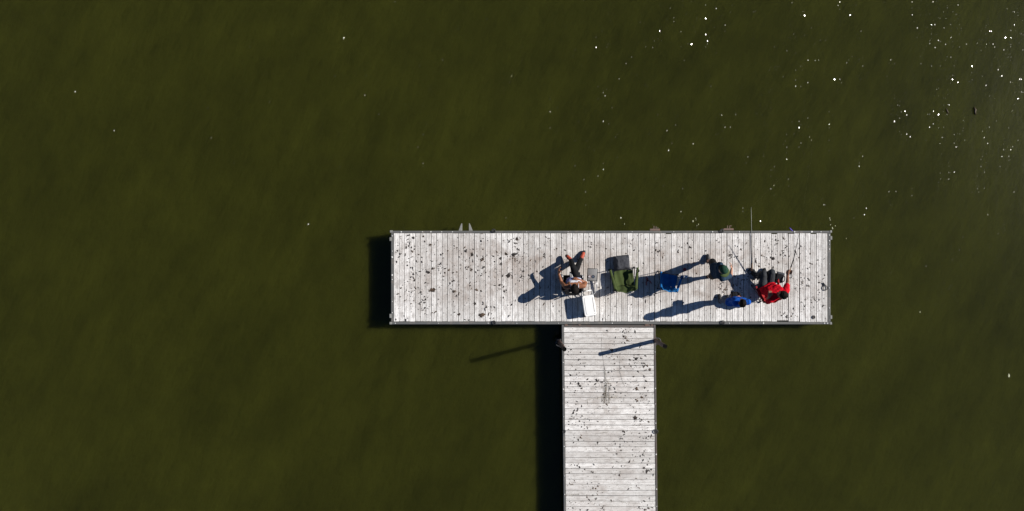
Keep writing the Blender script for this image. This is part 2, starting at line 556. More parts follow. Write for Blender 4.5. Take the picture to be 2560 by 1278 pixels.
NP = 79
edges = [984.0]
ws = [13.40 + (14.06 - 13.40) * i / (NP - 1) for i in range(NP)]
k = (2069.0 - 984.0) / sum(ws)
for w_ in ws:
    edges.append(edges[-1] + w_ * k)
pm = {}
def plank(name, wpx, length, along_y):
    key = (round(wpx * 4), round(length, 2), along_y)
    if key not in pm:
        pm[key] = plank_mesh(name, length, wpx / 100.0, along_y)
    return pm[key]
wide_gap = {1635: 1.6, 1720: 1.2, 1812: 1.4, 1997: 1.8, 1969: 1.5, 1190: 0.9, 1098: 0.9, 2043: 1.0}
for i in range(NP):
    a, b = edges[i], edges[i + 1]
    ga = gb = 0.42 + random.random() * 0.3
    for gx, gw in wide_gap.items():
        if abs(a - gx) < 6.8: ga = gw / 2 + 0.3
        if abs(b - gx) < 6.8: gb = gw / 2 + 0.3
    top, bot = 583.3 + random.uniform(-0.25, 0.35), 803.7 + random.uniform(-0.3, 0.3) + (1.6 if a > 1985 else 0)
    cx = (a + b) / 2
    if any(abs(cx - q) < 7 for q in (1935, 1978, 2035, 1670)): top += 1.7
    if any(abs(cx - q) < 7 for q in (1948, 1962)): bot -= 2.2
    L = (bot - top) / 100
    w_ = (b - a) - ga - gb
    o = link('plank', plank('plank', w_, L, True), M['deck_head'])
    c = W((a + ga + b - gb) / 2, (top + bot) / 2)
    o.location = (c.x, c.y, random.uniform(-0.004, 0.002))
    o.rotation_euler = (0, random.uniform(-0.006, 0.006), random.uniform(-0.0009, 0.0009))
    part(o)

def rail(name, x0, y0, x1, y1, ztop, h, mat, parent, bev=0.006):
    p, q = W(x0, y0), W(x1, y1)
    m = MB().box(((p.x + q.x) / 2, (p.y + q.y) / 2, ztop - h / 2), (abs(q.x - p.x), abs(q.y - p.y), h))
    m.v = [(v[0] - parent.location.x, v[1] - parent.location.y, v[2] - parent.location.z) for v in m.v]
    return m.bevel(name, mat, parent, bev, 1, False)
rail('edge_rail', 976.5, 577.2, 2078.5, 582.6, 0.006, 0.13, M['rail'], dock)
rail('edge_rail', 976.0, 804.6, 2079.0, 811.0, 0.004, 0.13, M['rail'], dock)
rail('edge_rail', 977.6, 583.0, 983.4, 804.2, 0.003, 0.13, M['rail'], dock)
rail('edge_rail', 2069.8, 583.0, 2076.5, 804.2, 0.003, 0.13, M['rail'], dock)
for (x0, y0, x1, y1) in ((979, 579, 2076, 582), (979, 806, 2076, 809.5), (979, 582.4, 982.5, 805.5), (2071, 582.4, 2075, 805.5)):
    rail('fascia_board', x0, y0, x1, y1, -0.135, 0.22, M['fascia'], dock)
for i in range(6):
    x0 = 992 + i * 180
    rail('float_drum', x0, 588, x0 + 168, 800, -0.20, 0.55, M['float'], dock, 0.04)
for y in (600, 694, 788):
    rail('joist', 985, y - 3, 2068, y + 3, -0.036, 0.15, M['fascia'], dock)
# corner brackets and hinge lugs at the two ends
for (x, y, wpx, hpx) in ((978, 579, 6, 6), (976.5, 598, 5, 9), (976.5, 790, 5, 10), (977, 808, 6, 6),
                         (2077, 579, 5, 6), (2077.5, 595, 5, 9), (2077.5, 793, 5, 9), (2077, 808.5, 5, 6)):
    rail('corner_bracket', x - wpx / 2, y - hpx / 2, x + wpx / 2, y + hpx / 2, 0.014, 0.06, M['zinc'], dock, 0.004)
# bright bolt heads on the rails
bm_ = MB(); bm_.tube([(0, 0, 0), (0, 0, 0.009), (0, 0, 0.012)], [0.015, 0.015, 0.009], 7)
boltm = bm_.mesh('bolt')
def bolt(x, y, s=1.0, parent=dock, z=0.004):
    o = link('bolt', boltm, M['bolt'])
    o.location = W(x, y, z); o.scale = (s, s * random.uniform(0.8, 1.3), 1)
    o.rotation_euler = (0, 0, random.uniform(0, 6))
    part(o, parent)
for x, s in ((1003, 1.1), (1056, .7), (1077, 1.1), (1104, .8), (1131, .8), (1316, .7), (1420, .6), (1511, .6), (1580, .7), (1684, .7), (1781, 1.0), (1848, .8), (1986, 1.3), (2029, 1.5), (2052, .9)):
    bolt(x, 579.8, s, z=0.006)
for x, s in ((988, .9), (1096, .6), (1220, .8), (1292, .7), (1396, .6), (1530, .8), (1700, .7), (1823, .8), (1908, 1.2), (2061, 1.1), (2068, 1.0)):
    bolt(x, 808.2, s, z=0.004)
for y, s in ((590, .9), (628, .8), (643, 1.3), (688, 1.3), (699, .8), (754, .7), (782, .8)):
    bolt(980.5, y, s, z=0.003)
for y, s in ((588, 1.1), (602, 1.0), (611, .7), (623, 1.0), (660, .7), (720, .7), (770, .8)):
    bolt(2073, y, s, z=0.003)
# mooring rings on the rail (eye + lug)
def mooring_ring(x, y, parent=dock, r=0.042):
    o = MB().ring((0, 0, 0.022), r, 0.011, 18, 7).box((0, 0, 0.004), (0.05, 0.035, 0.02)).build('mooring_ring', M['iron'])
    o.location = W(x, y, 0.006)
    o.rotation_euler = (0, 0, random.uniform(0, 6))
    part(o, parent)
for x, y in ((1234, 577.5), (1235, 806.5), (1804, 577.5), (1806.5, 806)):
    mooring_ring(x, y)
# pale pointed brackets over the water, north edge
for (bx0, bx1, tx, side) in ((1146, 1155.5, 1154, 1), (1172, 1181.5, 1173, -1)):
    m = MB()
    b0, b1, tp = W(bx0, 577, -0.005), W(bx1, 577, -0.005), W(tx, 558.5, -0.16)
    mid = (b0 + b1) / 2
    vs = [b0, b1, tp + Vector((0.012, 0, 0)), tp - Vector((0.012, 0, 0))]
    m.add([v - DL for v in vs] + [v - DL - Vector((0, 0, 0.05)) for v in vs] , [(0, 1, 2, 3), (7, 6, 5, 4), (0, 4, 5, 1), (1, 5, 6, 2), (2, 6, 7, 3), (3, 7, 4, 0)])
    o = m.bevel('gusset_bracket', M['zinc'], dock, 0.006, 1, False)
    o['label'] = 'pale pointed metal bracket jutting over the water'
# rusty cleats with two prongs
for (x, y) in ((1637, 574.5), (1821, 573.5)):
    m = MB().box((0, 0, 0), (0.25, 0.05, 0.03)).box((-0.025, 0.055, 0.005), (0.022, 0.08, 0.02)).box((0.028, 0.05, 0.005), (0.022, 0.07, 0.02))
    if x > 1700:
        m.box((0.05, 0.085, 0.005), (0.06, 0.018, 0.02))
    o = m.bevel('cleat', M['rust'], None, 0.004, 1, False)
    o['label'] = 'rusty two-pronged cleat on the rail'
    o.location = W(x, y, 0.0)
    part(o)

# ------------------------------------------------------------------ gangway dock (stem of the T)
stem = thing('gangway_dock', 'white planked walkway forming the stem of the T', 'dock', W(1522, 1050, WZ))
SLOPE = 0.0112
def sx(y): return (y - 818) * SLOPE
n_st = 48
y = 818.6
pit = 13.58
for i in range(n_st):
    a, b = y + i * pit, y + (i + 1) * pit
    g = 0.35 + random.random() * 0.35
    w_ = b - a - 2 * g
    L = (1633.6 - 1410.0) / 100 + random.uniform(-0.006, 0.004)
    o = link('plank', plank('plank', w_, L, False), M['deck_stem'])
    c = W((1410.0 + 1633.6) / 2 + sx((a + b) / 2), (a + b) / 2)
    o.location = (c.x, c.y, random.uniform(-0.004, 0.002))
    o.rotation_euler = (random.uniform(-0.006, 0.006), 0, -0.004 + random.uniform(-0.0009, 0.0009))
    part(o, stem)
def srail(name, x0, x1, y0, y1, ztop, h, mat, parent=stem):
    ps = [W(x0 + sx(y0), y0), W(x1 + sx(y0), y0), W(x1 + sx(y1), y1), W(x0 + sx(y1), y1)]
    P = parent.location
    vs = [(p.x - P.x, p.y - P.y, ztop - P.z) for p in ps] + [(p.x - P.x, p.y - P.y, ztop - h - P.z) for p in ps]
    m = MB().add(vs, [(0, 1, 2, 3), (7, 6, 5, 4), (0, 4, 5, 1), (1, 5, 6, 2), (2, 6, 7, 3), (3, 7, 4, 0)])
    return m.bevel(name, mat, parent, 0.006, 1, False)
YE = 818.6 + n_st * pit
srail('edge_rail', 1404.3, 1409.3, 812.2, YE, 0.004, 0.13, M['rail'])
srail('edge_rail', 1634.3, 1638.8, 812.2, YE, 0.004, 0.13, M['rail_brown'])
srail('fascia_board', 1406, 1409, 816, YE, -0.135, 0.2, M['fascia'])
srail('fascia_board', 1635, 1638, 816, YE, -0.135, 0.2, M['fascia'])
h = srail('header_beam', 1409.6, 1633.9, 813.2, 818.2, 0.0, 0.10, M['rail_brown'])
h['label'] = 'rust-brown hinge beam joining walkway to platform'
for x0, x1 in ((1411, 1419), (1446, 1452), (1612, 1624), (1627, 1633)):
    srail('hinge_lug', x0, x1, 811.4, 814.4, 0.012, 0.05, M['rust'])
for i in range(4):
    srail('float_drum', 1416, 1628, 826 + i * 160, 975 + i * 160, -0.20, 0.55, M['float'])
for x in (1420, 1521, 1622):
    srail('joist', x - 3, x + 3, 819, YE, -0.036, 0.15, M['fascia'])
for y_, s in ((906, .8), (973, 1.0), (1042, .6), (1116, .9), (1190, .6), (1236, .9)):
    bolt(1406.8 + sx(y_), y_, s, stem, 0.004)
for y_, s in ((880, .7), (971, 1.1), (1058, .9), (1136, 1.1), (1223, 1.1), (1266, .8), (1010, .6)):
    bolt(1636.5 + sx(y_), y_, s, stem, 0.004)
mooring_ring(1407.0 + sx(1078), 1078.5, stem, 0.034)
mooring_ring(1636.8 + sx(1078), 1078.5, stem, 0.045)
# pile hoops fixed to the walkway edge
for x, y, sg in ((1397, 858, -1), (1644, 853, 1)):
    m = MB().ring((0, 0, 0), 0.075, 0.014, 22, 7).box((-sg * 0.09, 0.0, 0), (0.09, 0.09, 0.03)).box((-sg * 0.05, 0.09, 0), (0.05, 0.03, 0.03)).box((-sg * 0.05, -0.09, 0), (0.05, 0.03, 0.03))
    o = m.build('pile_hoop', M['iron'], smooth=False)
    o.location = W(x, y, -0.02)
    part(o, stem)
# scuff marks rubbed into the walkway
def strip(pts, wd, name, parent, z=0.0035):
    ps = [W(*p) for p in pts]
    vs, fs = [], []
    P = parent.location
    for i, p in enumerate(ps):
        t = (ps[min(i + 1, len(ps) - 1)] - ps[max(i - 1, 0)]).normalized()
        n_ = Vector((-t.y, t.x, 0))
        ww = (wd[i] if isinstance(wd, (list, tuple)) else wd) / 200
        for sgn in (1, -1):
            q = p + n_ * ww * sgn * random.uniform(0.6, 1.3)
            vs.append((q.x - P.x, q.y - P.y, z - P.z))
    for i in range(len(ps) - 1):
        fs.append((2 * i, 2 * i + 1, 2 * i + 3, 2 * i + 2))
    return MB().add(vs, fs)
def dense(pts, n=14, jit=0.4):
    out = []
    for (a, b) in zip(pts[:-1], pts[1:]):
        for i in range(n):
            t = i / n
            out.append((a[0] + (b[0] - a[0]) * t + random.uniform(-jit, jit), a[1] + (b[1] - a[1]) * t))
    out.append(pts[-1])
    return out
m = MB()
for pts, w_ in (([(1504, 842), (1504, 872), (1509, 905), (1515, 940), (1518, 975)], 0.9),
                ([(1511, 920), (1514, 955), (1513, 985), (1517, 1003)], 3.2),
                ([(1550, 898), (1550, 930), (1555, 950), (1562, 966)], 0.8),
                ([(1527, 962), (1523, 978), (1517, 996)], 1.2),
                ([(1501, 992), (1478, 998), (1462, 1003)], 0.9),
                ([(1505, 990), (1530, 988), (1545, 989)], 1.0),
                ([(1542, 1248), (1560, 1257), (1600, 1259)], 1.0),
                ([(1416, 1239), (1432, 1237), (1448, 1236)], 2.4),
                ([(1490, 1084), (1505, 1083), (1520, 1080)], 1.6)):
    d_ = dense(pts)
    q = strip(d_, [w_ * random.uniform(0.4, 1.5) for _ in d_], 'scuff', stem)
    m.add(q.v, q.f)
o = m.build('scuff_marks', M['scuff'], stem)
o['kind'] = 'stuff'
M['smear'] = simple('brown_smear', (0.25, 0.22, 0.18), 0.9, 0.3, 20)
m = MB()
for _ in range(70):
    x_ = 1515 + random.gauss(0, 5); y_ = random.triangular(935, 1004, 985)
    if random.random() < 0.35: x_ = random.gauss(1510, 25); y_ = random.gauss(994, 3)
    L_ = random.uniform(4, 14); fl = random.random() < 0.7
    q = strip(dense([(x_, y_), (x_ + random.uniform(-1.5, 1.5), y_ + L_)] if fl else [(x_, y_), (x_ + L_ * 1.5, y_ - 1)], 4), random.uniform(0.3, 1.0), 'smear', stem, 0.0045)
    m.add(q.v, q.f)
o = m.build('mud_smears', M['smear'], stem)
o['kind'] = 'stuff'

# ------------------------------------------------------------------ litter on the decks
def blob(m, x, y, r, ox, oy, oz, stretch=1.0, ang=0.0):
    """one scrap of dried weed: irregular low mound"""
    n_ = 9 if r > 0.02 else 6
    c = W(x, y)
    base, top = [], []
    for i in range(n_):
        t = 2 * math.pi * i / n_ + random.uniform(-0.25, 0.25)
        rr = r * random.uniform(0.45, 1.35)
        px, py = rr * math.cos(t) * stretch, rr * math.sin(t) / math.sqrt(stretch)
        qx, qy = px * math.cos(ang) - py * math.sin(ang), px * math.sin(ang) + py * math.cos(ang)
        base.append((c.x + qx - ox, c.y + qy - oy, 0.001 - oz))
        top.append((c.x + qx * 0.6 - ox, c.y + qy * 0.6 - oy, min(0.3 * r, 0.012) * random.uniform(0.5, 1.2) + 0.003 - oz))
    fs = [(i, (i + 1) % n_, n_ + (i + 1) % n_, n_ + i) for i in range(n_)]
    fs.append(tuple(range(n_, 2 * n_)))
    m.add(base + top, fs)
def clump(m, x, y, d, o, el=None):
    """a patch made of several scraps, d = photo pixels across"""
    P = o.location
    ang = random.uniform(0, 3.14)
    for _ in range(4 if d > 3.4 else 2):
        blob(m, x + random.gauss(0, d * 0.24), y + random.gauss(0, d * 0.24), d * random.uniform(0.0034, 0.0058), P.x, P.y, P.z, random.uniform(1.1, 2.2), ang + random.gauss(0, 0.6))
    for _ in range(2 + int(d)):
        t = random.uniform(0, 6.28); rr = d * random.uniform(0.3, 0.75)
        blob(m, x + rr * math.cos(t), y + rr * math.sin(t), d * random.uniform(0.0016, 0.0040), P.x, P.y, P.z, random.uniform(1, 2.4), random.uniform(0, 3.14))
Z4 = [(568,232,16),(748,308,18),(505,208,14),(400,370,14),(440,398,9),(490,340,14),(565,375,8),(880,400,10),(1005,318,10),(660,440,12),(505,490,8),(845,515,9),(945,580,14),(780,560,20),(725,605,22),(540,550,8),(570,610,8),(545,650,10),(580,685,14),(437,767,14),(775,790,28),(520,802,10),(562,800,8),(645,810,16),(1000,800,24),(1002,690,11),(1048,840,10),(1240,790,18),(1175,745,12),(1300,465,24),(1195,415,20),(1250,430,14),(1498,450,16),(1500,515,18),(1640,410,28),(1555,405,18),(1675,350,14),(1670,250,20),(1580,635,24),(1625,660,12),(1485,735,18),(1540,800,14),(1225,935,20),(1350,967,14),(1055,1050,16),(1285,1058,24),(1315,1052,20),(640,945,12),(690,925,14),(700,885,12),(470,1068,8),(890,1035,9),(1120,480,9),(1330,545,12),(1185,575,18),(1155,540,12),(1255,540,10),(1300,190,8),(1290,270,12),(1120,375,12),(1740,590,14),(1725,640,12),(1450,605,10),(860,610,10),(840,580,8),(1230,600,8)]
Z8 = [(220,390,16),(355,430,24),(330,415,14),(630,340,18),(480,355,14),(695,365,10),(780,550,14),(795,760,16),(690,797,12),(640,800,8),(705,962,14),(825,935,12),(825,965,12),(972,1000,11),(530,1125,9),(532,1145,9),(445,1083,8),(300,295,10),(745,660,7),(920,650,8),(1005,1180,8),(655,1140,8),(600,1100,8),(965,750,12),(520,205,7),(895,490,6),(750,768,6),(860,900,7)]
Z2 = [(1425,110,24),(1310,105,14),(980,160,14),(1040,195,12),(1005,95,8),(235,850,12),(780,60,12),(200,130,12),(545,90,10),(1020,640,8),(860,930,9)]
Z1 = [(1150,60,14),(1140,105,16),(640,125,10),(410,120,12),(340,105,8),(170,450,16),(130,440,10),(1100,240,8),(170,530,9),(590,920,9),(110,855,8),(60,200,22),(20,240,16),(80,130,14)]
Z3 = [(530,493,12),(20,470,14),(740,555,12),(430,572,10),(465,570,9),(610,350,8),(285,405,8),(150,135,6),(500,785,10),(590,795,10),(520,880,12),(485,855,9),(325,840,10),(375,800,10),(350,920,12),(440,740,8),(640,790,8)]
Z5 = [(1090,280,16),(1115,300,14),(1135,325,16),(960,440,16),(1240,535,20),(1260,490,10),(1210,520,10),(985,657,8),(1175,625,12),(1310,615,10),(1330,670,10),(1395,660,14),(580,815,18),(590,840,12),(785,775,16),(540,900,9),(552,750,6),(545,655,10),(1240,880,22),(1210,885,10),(1300,975,16),(1250,1020,14),(1060,930,10),(1385,1020,8),(1220,1218,20),(1285,1245,10),(620,1190,9),(465,455,9),(775,885,6),(930,870,10),(800,1100,8),(850,1100,7),(1065,190,7),(1115,200,8),(1000,300,7),(575,550,9),(1050,475,7),(955,505,8)]
Z6 = [(1230,215,22),(1060,440,12),(1085,440,12),(1360,438,13),(1325,440,10),(645,260,10),(650,295,9),(625,188,9),(575,460,14),(800,490,14),(1058,515,10),(1020,620,10),(568,755,12),(745,830,14),(1057,825,8),(1075,760,10),(1365,820,20),(1415,795,12),(1370,745,12),(1290,645,12),(1235,650,8),(1245,985,10),(800,1055,9),(790,1130,10),(770,1160,9),(1335,1160,16),(1345,1262,16),(1385,1245,16),(680,1265,16),(870,1215,8),(475,910,7),(480,960,8),(495,1185,8),(1395,120,8),(520,135,8),(560,155,8),(470,280,8),(1290,245,9),(1400,680,9)]
head = [(x / 4.26 + 900, y_ / 4.26 + 540, d / 4.26) for x, y_, d in Z4] + [(x / 4.917 + 1860, y_ / 4.917 + 560, d / 4.917) for x, y_, d in Z8]
head += [(x / 5.81 + 1480, y_ / 5.81 + 600, d / 5.81) for x, y_, d in Z2] + [(x / 5.81 + 1280, y_ / 5.81 + 600, d / 5.81) for x, y_, d in Z1]
head += [(x / 3.995 + 1720, y_ / 3.995 + 500, d / 3.995) for x, y_, d in Z3]
tail = [(x / 4.565 + 1320, y_ / 4.565 + 780, d / 4.565) for x, y_, d in Z5] + [(x / 4.5975 + 1320, y_ / 4.5975 + 1000, d / 4.5975) for x, y_, d in Z6]
lh = thing('deck_litter', 'dark scraps of dried weed and dirt scattered over the T platform', 'litter', (0, 0, 0.001))
COL.objects.unlink(lh); bpy.data.objects.remove(lh)
class _O: location = Vector((0, 0, 0))
m = MB()
for x, y_, d in head:
    clump(m, x, y_, d, _O)
for _ in range(1300):
    q = random.choice(head)
    x = q[0] + random.gauss(0, 16); y_ = q[1] + random.gauss(0, 16)
    if random.random() < 0.25: x = random.uniform(986, 2066); y_ = random.uniform(585, 801)
    if not (987 < x < 2066 and 586 < y_ < 801): continue
    P = _O.location
    blob(m, x, y_, random.choice((0.005, 0.006, 0.008, 0.009, 0.012, 0.015, 0.021)), 0, 0, 0, random.uniform(1, 2.4), random.uniform(0, 3.14))
o = m.build('deck_litter', M['litter'])
tag(o, 'dark scraps of dried weed and dirt scattered over the T platform', 'litter', kind='stuff')
m = MB()
for x, y_, d in tail:
    clump(m, x, y_, d, _O)
for _ in range(700):
    q = random.choice(tail)
    x = q[0] + random.gauss(0, 14); y_ = q[1] + random.gauss(0, 14)
    if not (1415 < x - sx(y_) < 1630 and 821 < y_ < 1300): continue
    blob(m, x, y_, random.choice((0.005, 0.006, 0.008, 0.009, 0.012, 0.015, 0.021)), 0, 0, 0, random.uniform(1, 2.4), random.uniform(0, 3.14))
o = m.build('deck_litter', M['litter'])
tag(o, 'dark scraps of dried weed and dirt scattered along the walkway stem', 'litter', kind='stuff')

# ------------------------------------------------------------------ mooring piles
def pile(label, base_img, top_img, ztop):
    b = W(*base_img, -0.5); tp = W(*top_img, ztop)
    d = (tp - b).normalized()
    bb = b - d * 1.6
    t = thing('mooring_pile', label, 'pile', b, group='mooring piles beside the walkway')
    L0 = Vector(t.location)
    MB().tube([bb - L0, tp - d * 0.004 - L0, tp - d * 0.004 - L0, tp - d * 0.7 - L0], [0.05, 0.05, 0.044, 0.044], 18).build('shaft', M['pile'], t)
    MB().tube([tp - d * 0.06 - L0, tp - L0, tp - L0, tp - d * 0.06 - L0], [0.0515, 0.0515, 0.0455, 0.0455], 18, False).build('rim', M['pile_lip'], t)
    MB().ring(b + d * 0.42 - L0, 0.054, 0.012, 18, 6).build('collar', M['rust'], t)
pile('rusty pipe pile with dark open top at the left edge of the walkway', (1393.5, 848), (1411, 873.5), 1.19)
pile('rusty pipe pile with dark open top at the right edge of the walkway', (1629.5, 845), (1663, 866.5), 1.04)
for c in [o for o in bpy.data.objects if o.name.startswith('mooring_pile')]:
    pass

# ------------------------------------------------------------------ cooler
ct = thing('cooler', 'white picnic cooler with moulded lid beside the walkway junction', 'cooler', W(1469.5, 762, 0.0), R(8.5))
def rbox(w_, d_, z0, z1, r_, n_=5):
    pts = []
    for cx_, cy_, a0 in ((1, 1, 0), (-1, 1, 90), (-1, -1, 180), (1, -1, 270)):
        for k_ in range(n_ + 1):
            a_ = R(a0 + 90 * k_ / n_)
            pts.append((cx_ * (w_ / 2 - r_) + r_ * math.cos(a_), cy_ * (d_ / 2 - r_) + r_ * math.sin(a_)))
    N = len(pts)
    return MB().add([(x, y, z0) for x, y in pts] + [(x, y, z1) for x, y in pts], [(i, (i + 1) % N, N + (i + 1) % N, N + i) for i in range(N)] + [tuple(range(N))[::-1], tuple(range(N, 2 * N))])
rbox(0.255, 0.475, 0.0, 0.27, 0.045).build('body', M['cream'], ct)
lid = rbox(0.29, 0.515, 0.272, 0.32, 0.05).bevel('lid', M['white'], ct, 0.012, 2, False)
rbox(0.20, 0.42, 0.319, 0.327, 0.03).bevel('lid_panel', M['white'], lid, 0.003, 1, False)
MB().box((0.105, 0.01, 0.3245), (0.012, 0.36, 0.008)).build('lid_groove', M['tray'], lid)
MB().box((0.118, -0.20, 0.3245), (0.012, 0.02, 0.008)).build('latch', M['tray'], lid)
hb = MB().tube([(-0.125, 0.24, 0.20), (-0.13, 0.30, 0.235), (-0.125, 0.355, 0.26), (0.12, 0.365, 0.26), (0.13, 0.31, 0.235), (0.125, 0.24, 0.20)], 0.007, 8)
hb.build('tow_handle', M['white'], ct, True)
MB().tube([(-0.10, 0.36, 0.26), (0.10, 0.365, 0.26)], 0.012, 10).build('grip', M['white'], ct, True)
for sx_ in (-1, 1):
    MB().tube([(sx_ * 0.10, -0.245, 0.05), (sx_ * 0.135, -0.245, 0.05)], 0.05, 16).build('wheel', M['black'], ct)

# ------------------------------------------------------------------ camp chairs
def camp_chair(name, label, loc, rz, cloth, s=1.0, cup=1, group=None, H3=(0.22, 0.38, 0.50), frame=None, dep=0.185):
    t = thing(name, label, 'chair', loc, rz, group)
    fr = frame or M['blacktube']
    hw, d = 0.225 * s, dep * s
    hs, ha, hb_ = H3
    aw = 0.33 * s
    # feet of the folding frame
    F = {(-1, 1): (-aw * 0.95, d + 0.05 * s), (1, 1): (aw * 0.95, d + 0.05 * s), (-1, -1): (-hw * 1.1, -d - 0.12 * s), (1, -1): (hw * 1.1, -d - 0.12 * s)}
    for sxx in (-1, 1):
        f = F[(sxx, 1)]
        MB().tube([(f[0], f[1], 0), (-sxx * hw, d, hs)], 0.0095 * s, 7).build('leg', fr, t, True)
        b = F[(sxx, -1)]
        MB().tube([(b[0], b[1], 0), (-sxx * hw * 0.9, -d, hs)], 0.0095 * s, 7).build('leg', fr, t, True)
        MB().tube([(f[0], f[1], 0.012), (sxx * hw, -d, hs * 0.95)], 0.0095 * s, 7).build('side_brace', fr, t, True)
        MB().tube([(b[0], b[1], 0.012), (sxx * hw, d, hs * 0.95)], 0.0095 * s, 7).build('side_brace', fr, t, True)
        MB().tube([(sxx * aw * 0.98, d + 0.03 * s, 0.0), (sxx * aw, d + 0.03 * s, ha)], 0.009 * s, 7).build('arm_post', fr, t, True)
        MB().tube([(b[0], b[1] + 0.02 * s, 0.0), (sxx * hw * 1.1, -d - 0.05 * s, hs), (sxx * hw * 1.02, -d - 0.13 * s, hb_)], 0.0095 * s, 7).build('back_post', fr, t, True)
        for (q, z_) in ((F[(sxx, 1)], 0), (F[(sxx, -1)], 0)):
            MB().ell((q[0], q[1], 0.014), (0.02, 0.02, 0.014), None, 8, 5).build('foot', M['black'], t, True)
        # cloth arm strap, sagging between post and back
        def arm(u, v, sxx=sxx):
            p0 = Vector((sxx * aw, d + 0.05 * s, ha)); p1 = Vector((sxx * hw * 1.06, -d - 0.10 * s, ha + 0.02 * s))
            p = p0.lerp(p1, u)
            wv = (0.036 + 0.012 * u) * s
            return (p.x + (v - 0.5) * 2 * wv * 0.8, p.y, p.z - 0.02 * s * math.sin(math.pi * u) + 0.01 * math.cos((v - .5) * 4))
        a = MB().slab(arm, 8, 4, 0.006).build('armrest', cloth, t, True)
        if sxx == cup:
            c_ = (sxx * aw * 0.985, d - 0.03 * s, ha + 0.004)
            MB().ring(c_, 0.036 * s, 0.008 * s, 18, 6).build('cup_holder', M['black'], a, True)
            MB().tube([(c_[0], c_[1], c_[2] - 0.09 * s), (c_[0], c_[1], c_[2] - 0.004)], 0.032 * s, 14).build('cup_pouch', M['black_cloth'], a)
    def seat(u, v):
        x = (u - 0.5) * 2 * hw; y_ = (v - 0.5) * 2 * d
        fl = 1 + 0.04 * math.sin(v * 3.1)
        sag = (1 - (2 * u - 1) ** 2) * 0.055 * s * (0.5 + 0.5 * math.sin(math.pi * v))
        return (x * fl, y_ + 0.012 * s * math.sin(u * math.pi), hs - sag + 0.012 * math.sin(u * 17 + v * 3) + 0.010 * math.sin(v * 11 - u * 6) * math.sin(u * 3.1))
    MB().slab(seat, 14, 12, 0.006).build('seat', cloth, t, True)
    def back(u, v):
        w_ = hw * (1.06 + 0.02 * v)
        z_ = hs - 0.03 + (hb_ - hs + 0.03) * v
        bow = (1 - (2 * u - 1) ** 2) * 0.06 * s * min(1, v * 2.5)
        z_ -= (1 - (2 * u - 1) ** 2) * 0.03 * s * (1 - v)
        dip = (1 - (2 * u - 1) ** 2) * 0.03 * s * v
        return ((u - 0.5) * 2 * w_, -d + 0.012 * s - 0.10 * s * v - bow + 0.010 * math.sin(u * 15 + v * 4), z_ - dip)
    MB().slab(back, 14, 10, 0.006).build('backrest', cloth, t, True)
    return t
camp_chair('camp_chair', 'empty olive green folding camp chair beside the grey bag', W(1556, 695), R(5), M['green_cloth'], 1.02, 1, 'folding camp chairs', (0.22, 0.37, 0.50))
camp_chair('camp_chair', 'empty bright blue folding camp chair in the shadow of the capped person', W(1667, 701), R(-10), M['blue_cloth'], 0.80, 1, 'folding camp chairs', (0.24, 0.41, 0.56))
camp_chair('camp_chair', 'red folding camp chair under the person in the red shirt', (6.30, -0.86, 0), R(18), M['red_cloth'], 0.86, -1, 'folding camp chairs', (0.20, 0.36, 0.54))

# director's chair with side tray under the seated person in the tank top
dc = thing('folding_chair', 'aluminium folding chair with black seat and grey side tray', 'chair', (1.475, -0.70, 0), R(-2), 'folding camp chairs')
hw, d, hs = 0.245, 0.22, 0.21
for sxx in (-1, 1):
    MB().tube([(sxx * hw, d, 0.012), (sxx * hw, d, 0.36), (sxx * hw, d - 0.03, 0.38), (sxx * hw, -d + 0.02, 0.38), (sxx * hw, -d, 0.365), (sxx * hw, -d, 0.012), (sxx * hw, -d + 0.02, 0.0), (sxx * hw, d - 0.02, 0.0), (sxx * hw, d, 0.012)], 0.0125, 8).build('side_frame', M['alu'], dc, True)
    MB().slab(lambda u, v: (sxx * (hw - 0.004 + 0.02 * math.sin(3.14 * v)), (u - .5) * 2 * d * 0.96, hs + 0.0 + 0.16 * v), 4, 4, 0.006).build('side_panel', M['black_cloth'], dc, True)
    MB().tube([(sxx * hw, -d, 0.36), (sxx * hw * 0.95, -d - 0.03, 0.49)], 0.0125, 8).build('back_post', M['alu'], dc, True)
    MB().box((sxx * hw, 0, 0.402), (0.042, 0.34, 0.022)).bevel('armrest', M['black'], dc, 0.008, 2)
for yy in (-0.1, 0.1):
    MB().tube([(-hw, yy, 0.02), (hw, yy, hs - 0.01)], 0.01, 8).build('leg', M['alu'], dc, True)
    MB().tube([(hw, yy + 0.03, 0.02), (-hw, yy + 0.03, hs - 0.01)], 0.01, 8).build('leg', M['alu'], dc, True)
MB().slab(lambda u, v: ((u - .5) * 2 * hw, (v - .5) * 0.42, hs - 0.03 * (1 - (2 * u - 1) ** 2)), 10, 4, 0.006).build('seat', M['black_cloth'], dc, True)
MB().slab(lambda u, v: ((u - .5) * 2 * hw * 0.72, -d + 0.03 - 0.05 * v - 0.03 * (1 - (2 * u - 1) ** 2), 0.23 + 0.24 * v), 10, 4, 0.006).build('backrest', M['black_cloth'], dc, True)
tr = MB().box((0.49, 0.245, 0.30), (0.245, 0.31, 0.016)).bevel('side_tray', M['tray'], dc, 0.006, 2)
m = MB()
x0, x1, y0, y1 = 0.372, 0.608, 0.095, 0.395
m.tube([(x0, y0, .306), (x1, y0, .306), (x1, y1, .306), (x0, y1, .306), (x0, y0, .306)], 0.010, 6)
m.build('tray_rim', M['black'], tr)
MB().ring((0.51, 0.20, 0.309), 0.036, 0.006, 18, 6).build('cup_ring', M['bagdark'], tr)
MB().tube([(0.51, 0.20, 0.306), (0.51, 0.20, 0.3095)], 0.034, 18).build('cup_well', M['jeans'], tr)
MB().tube([(0.60, 0.11, 0.30), (0.60, 0.02, 0.01)], 0.009, 7).build('tray_leg', M['alu'], tr, True)
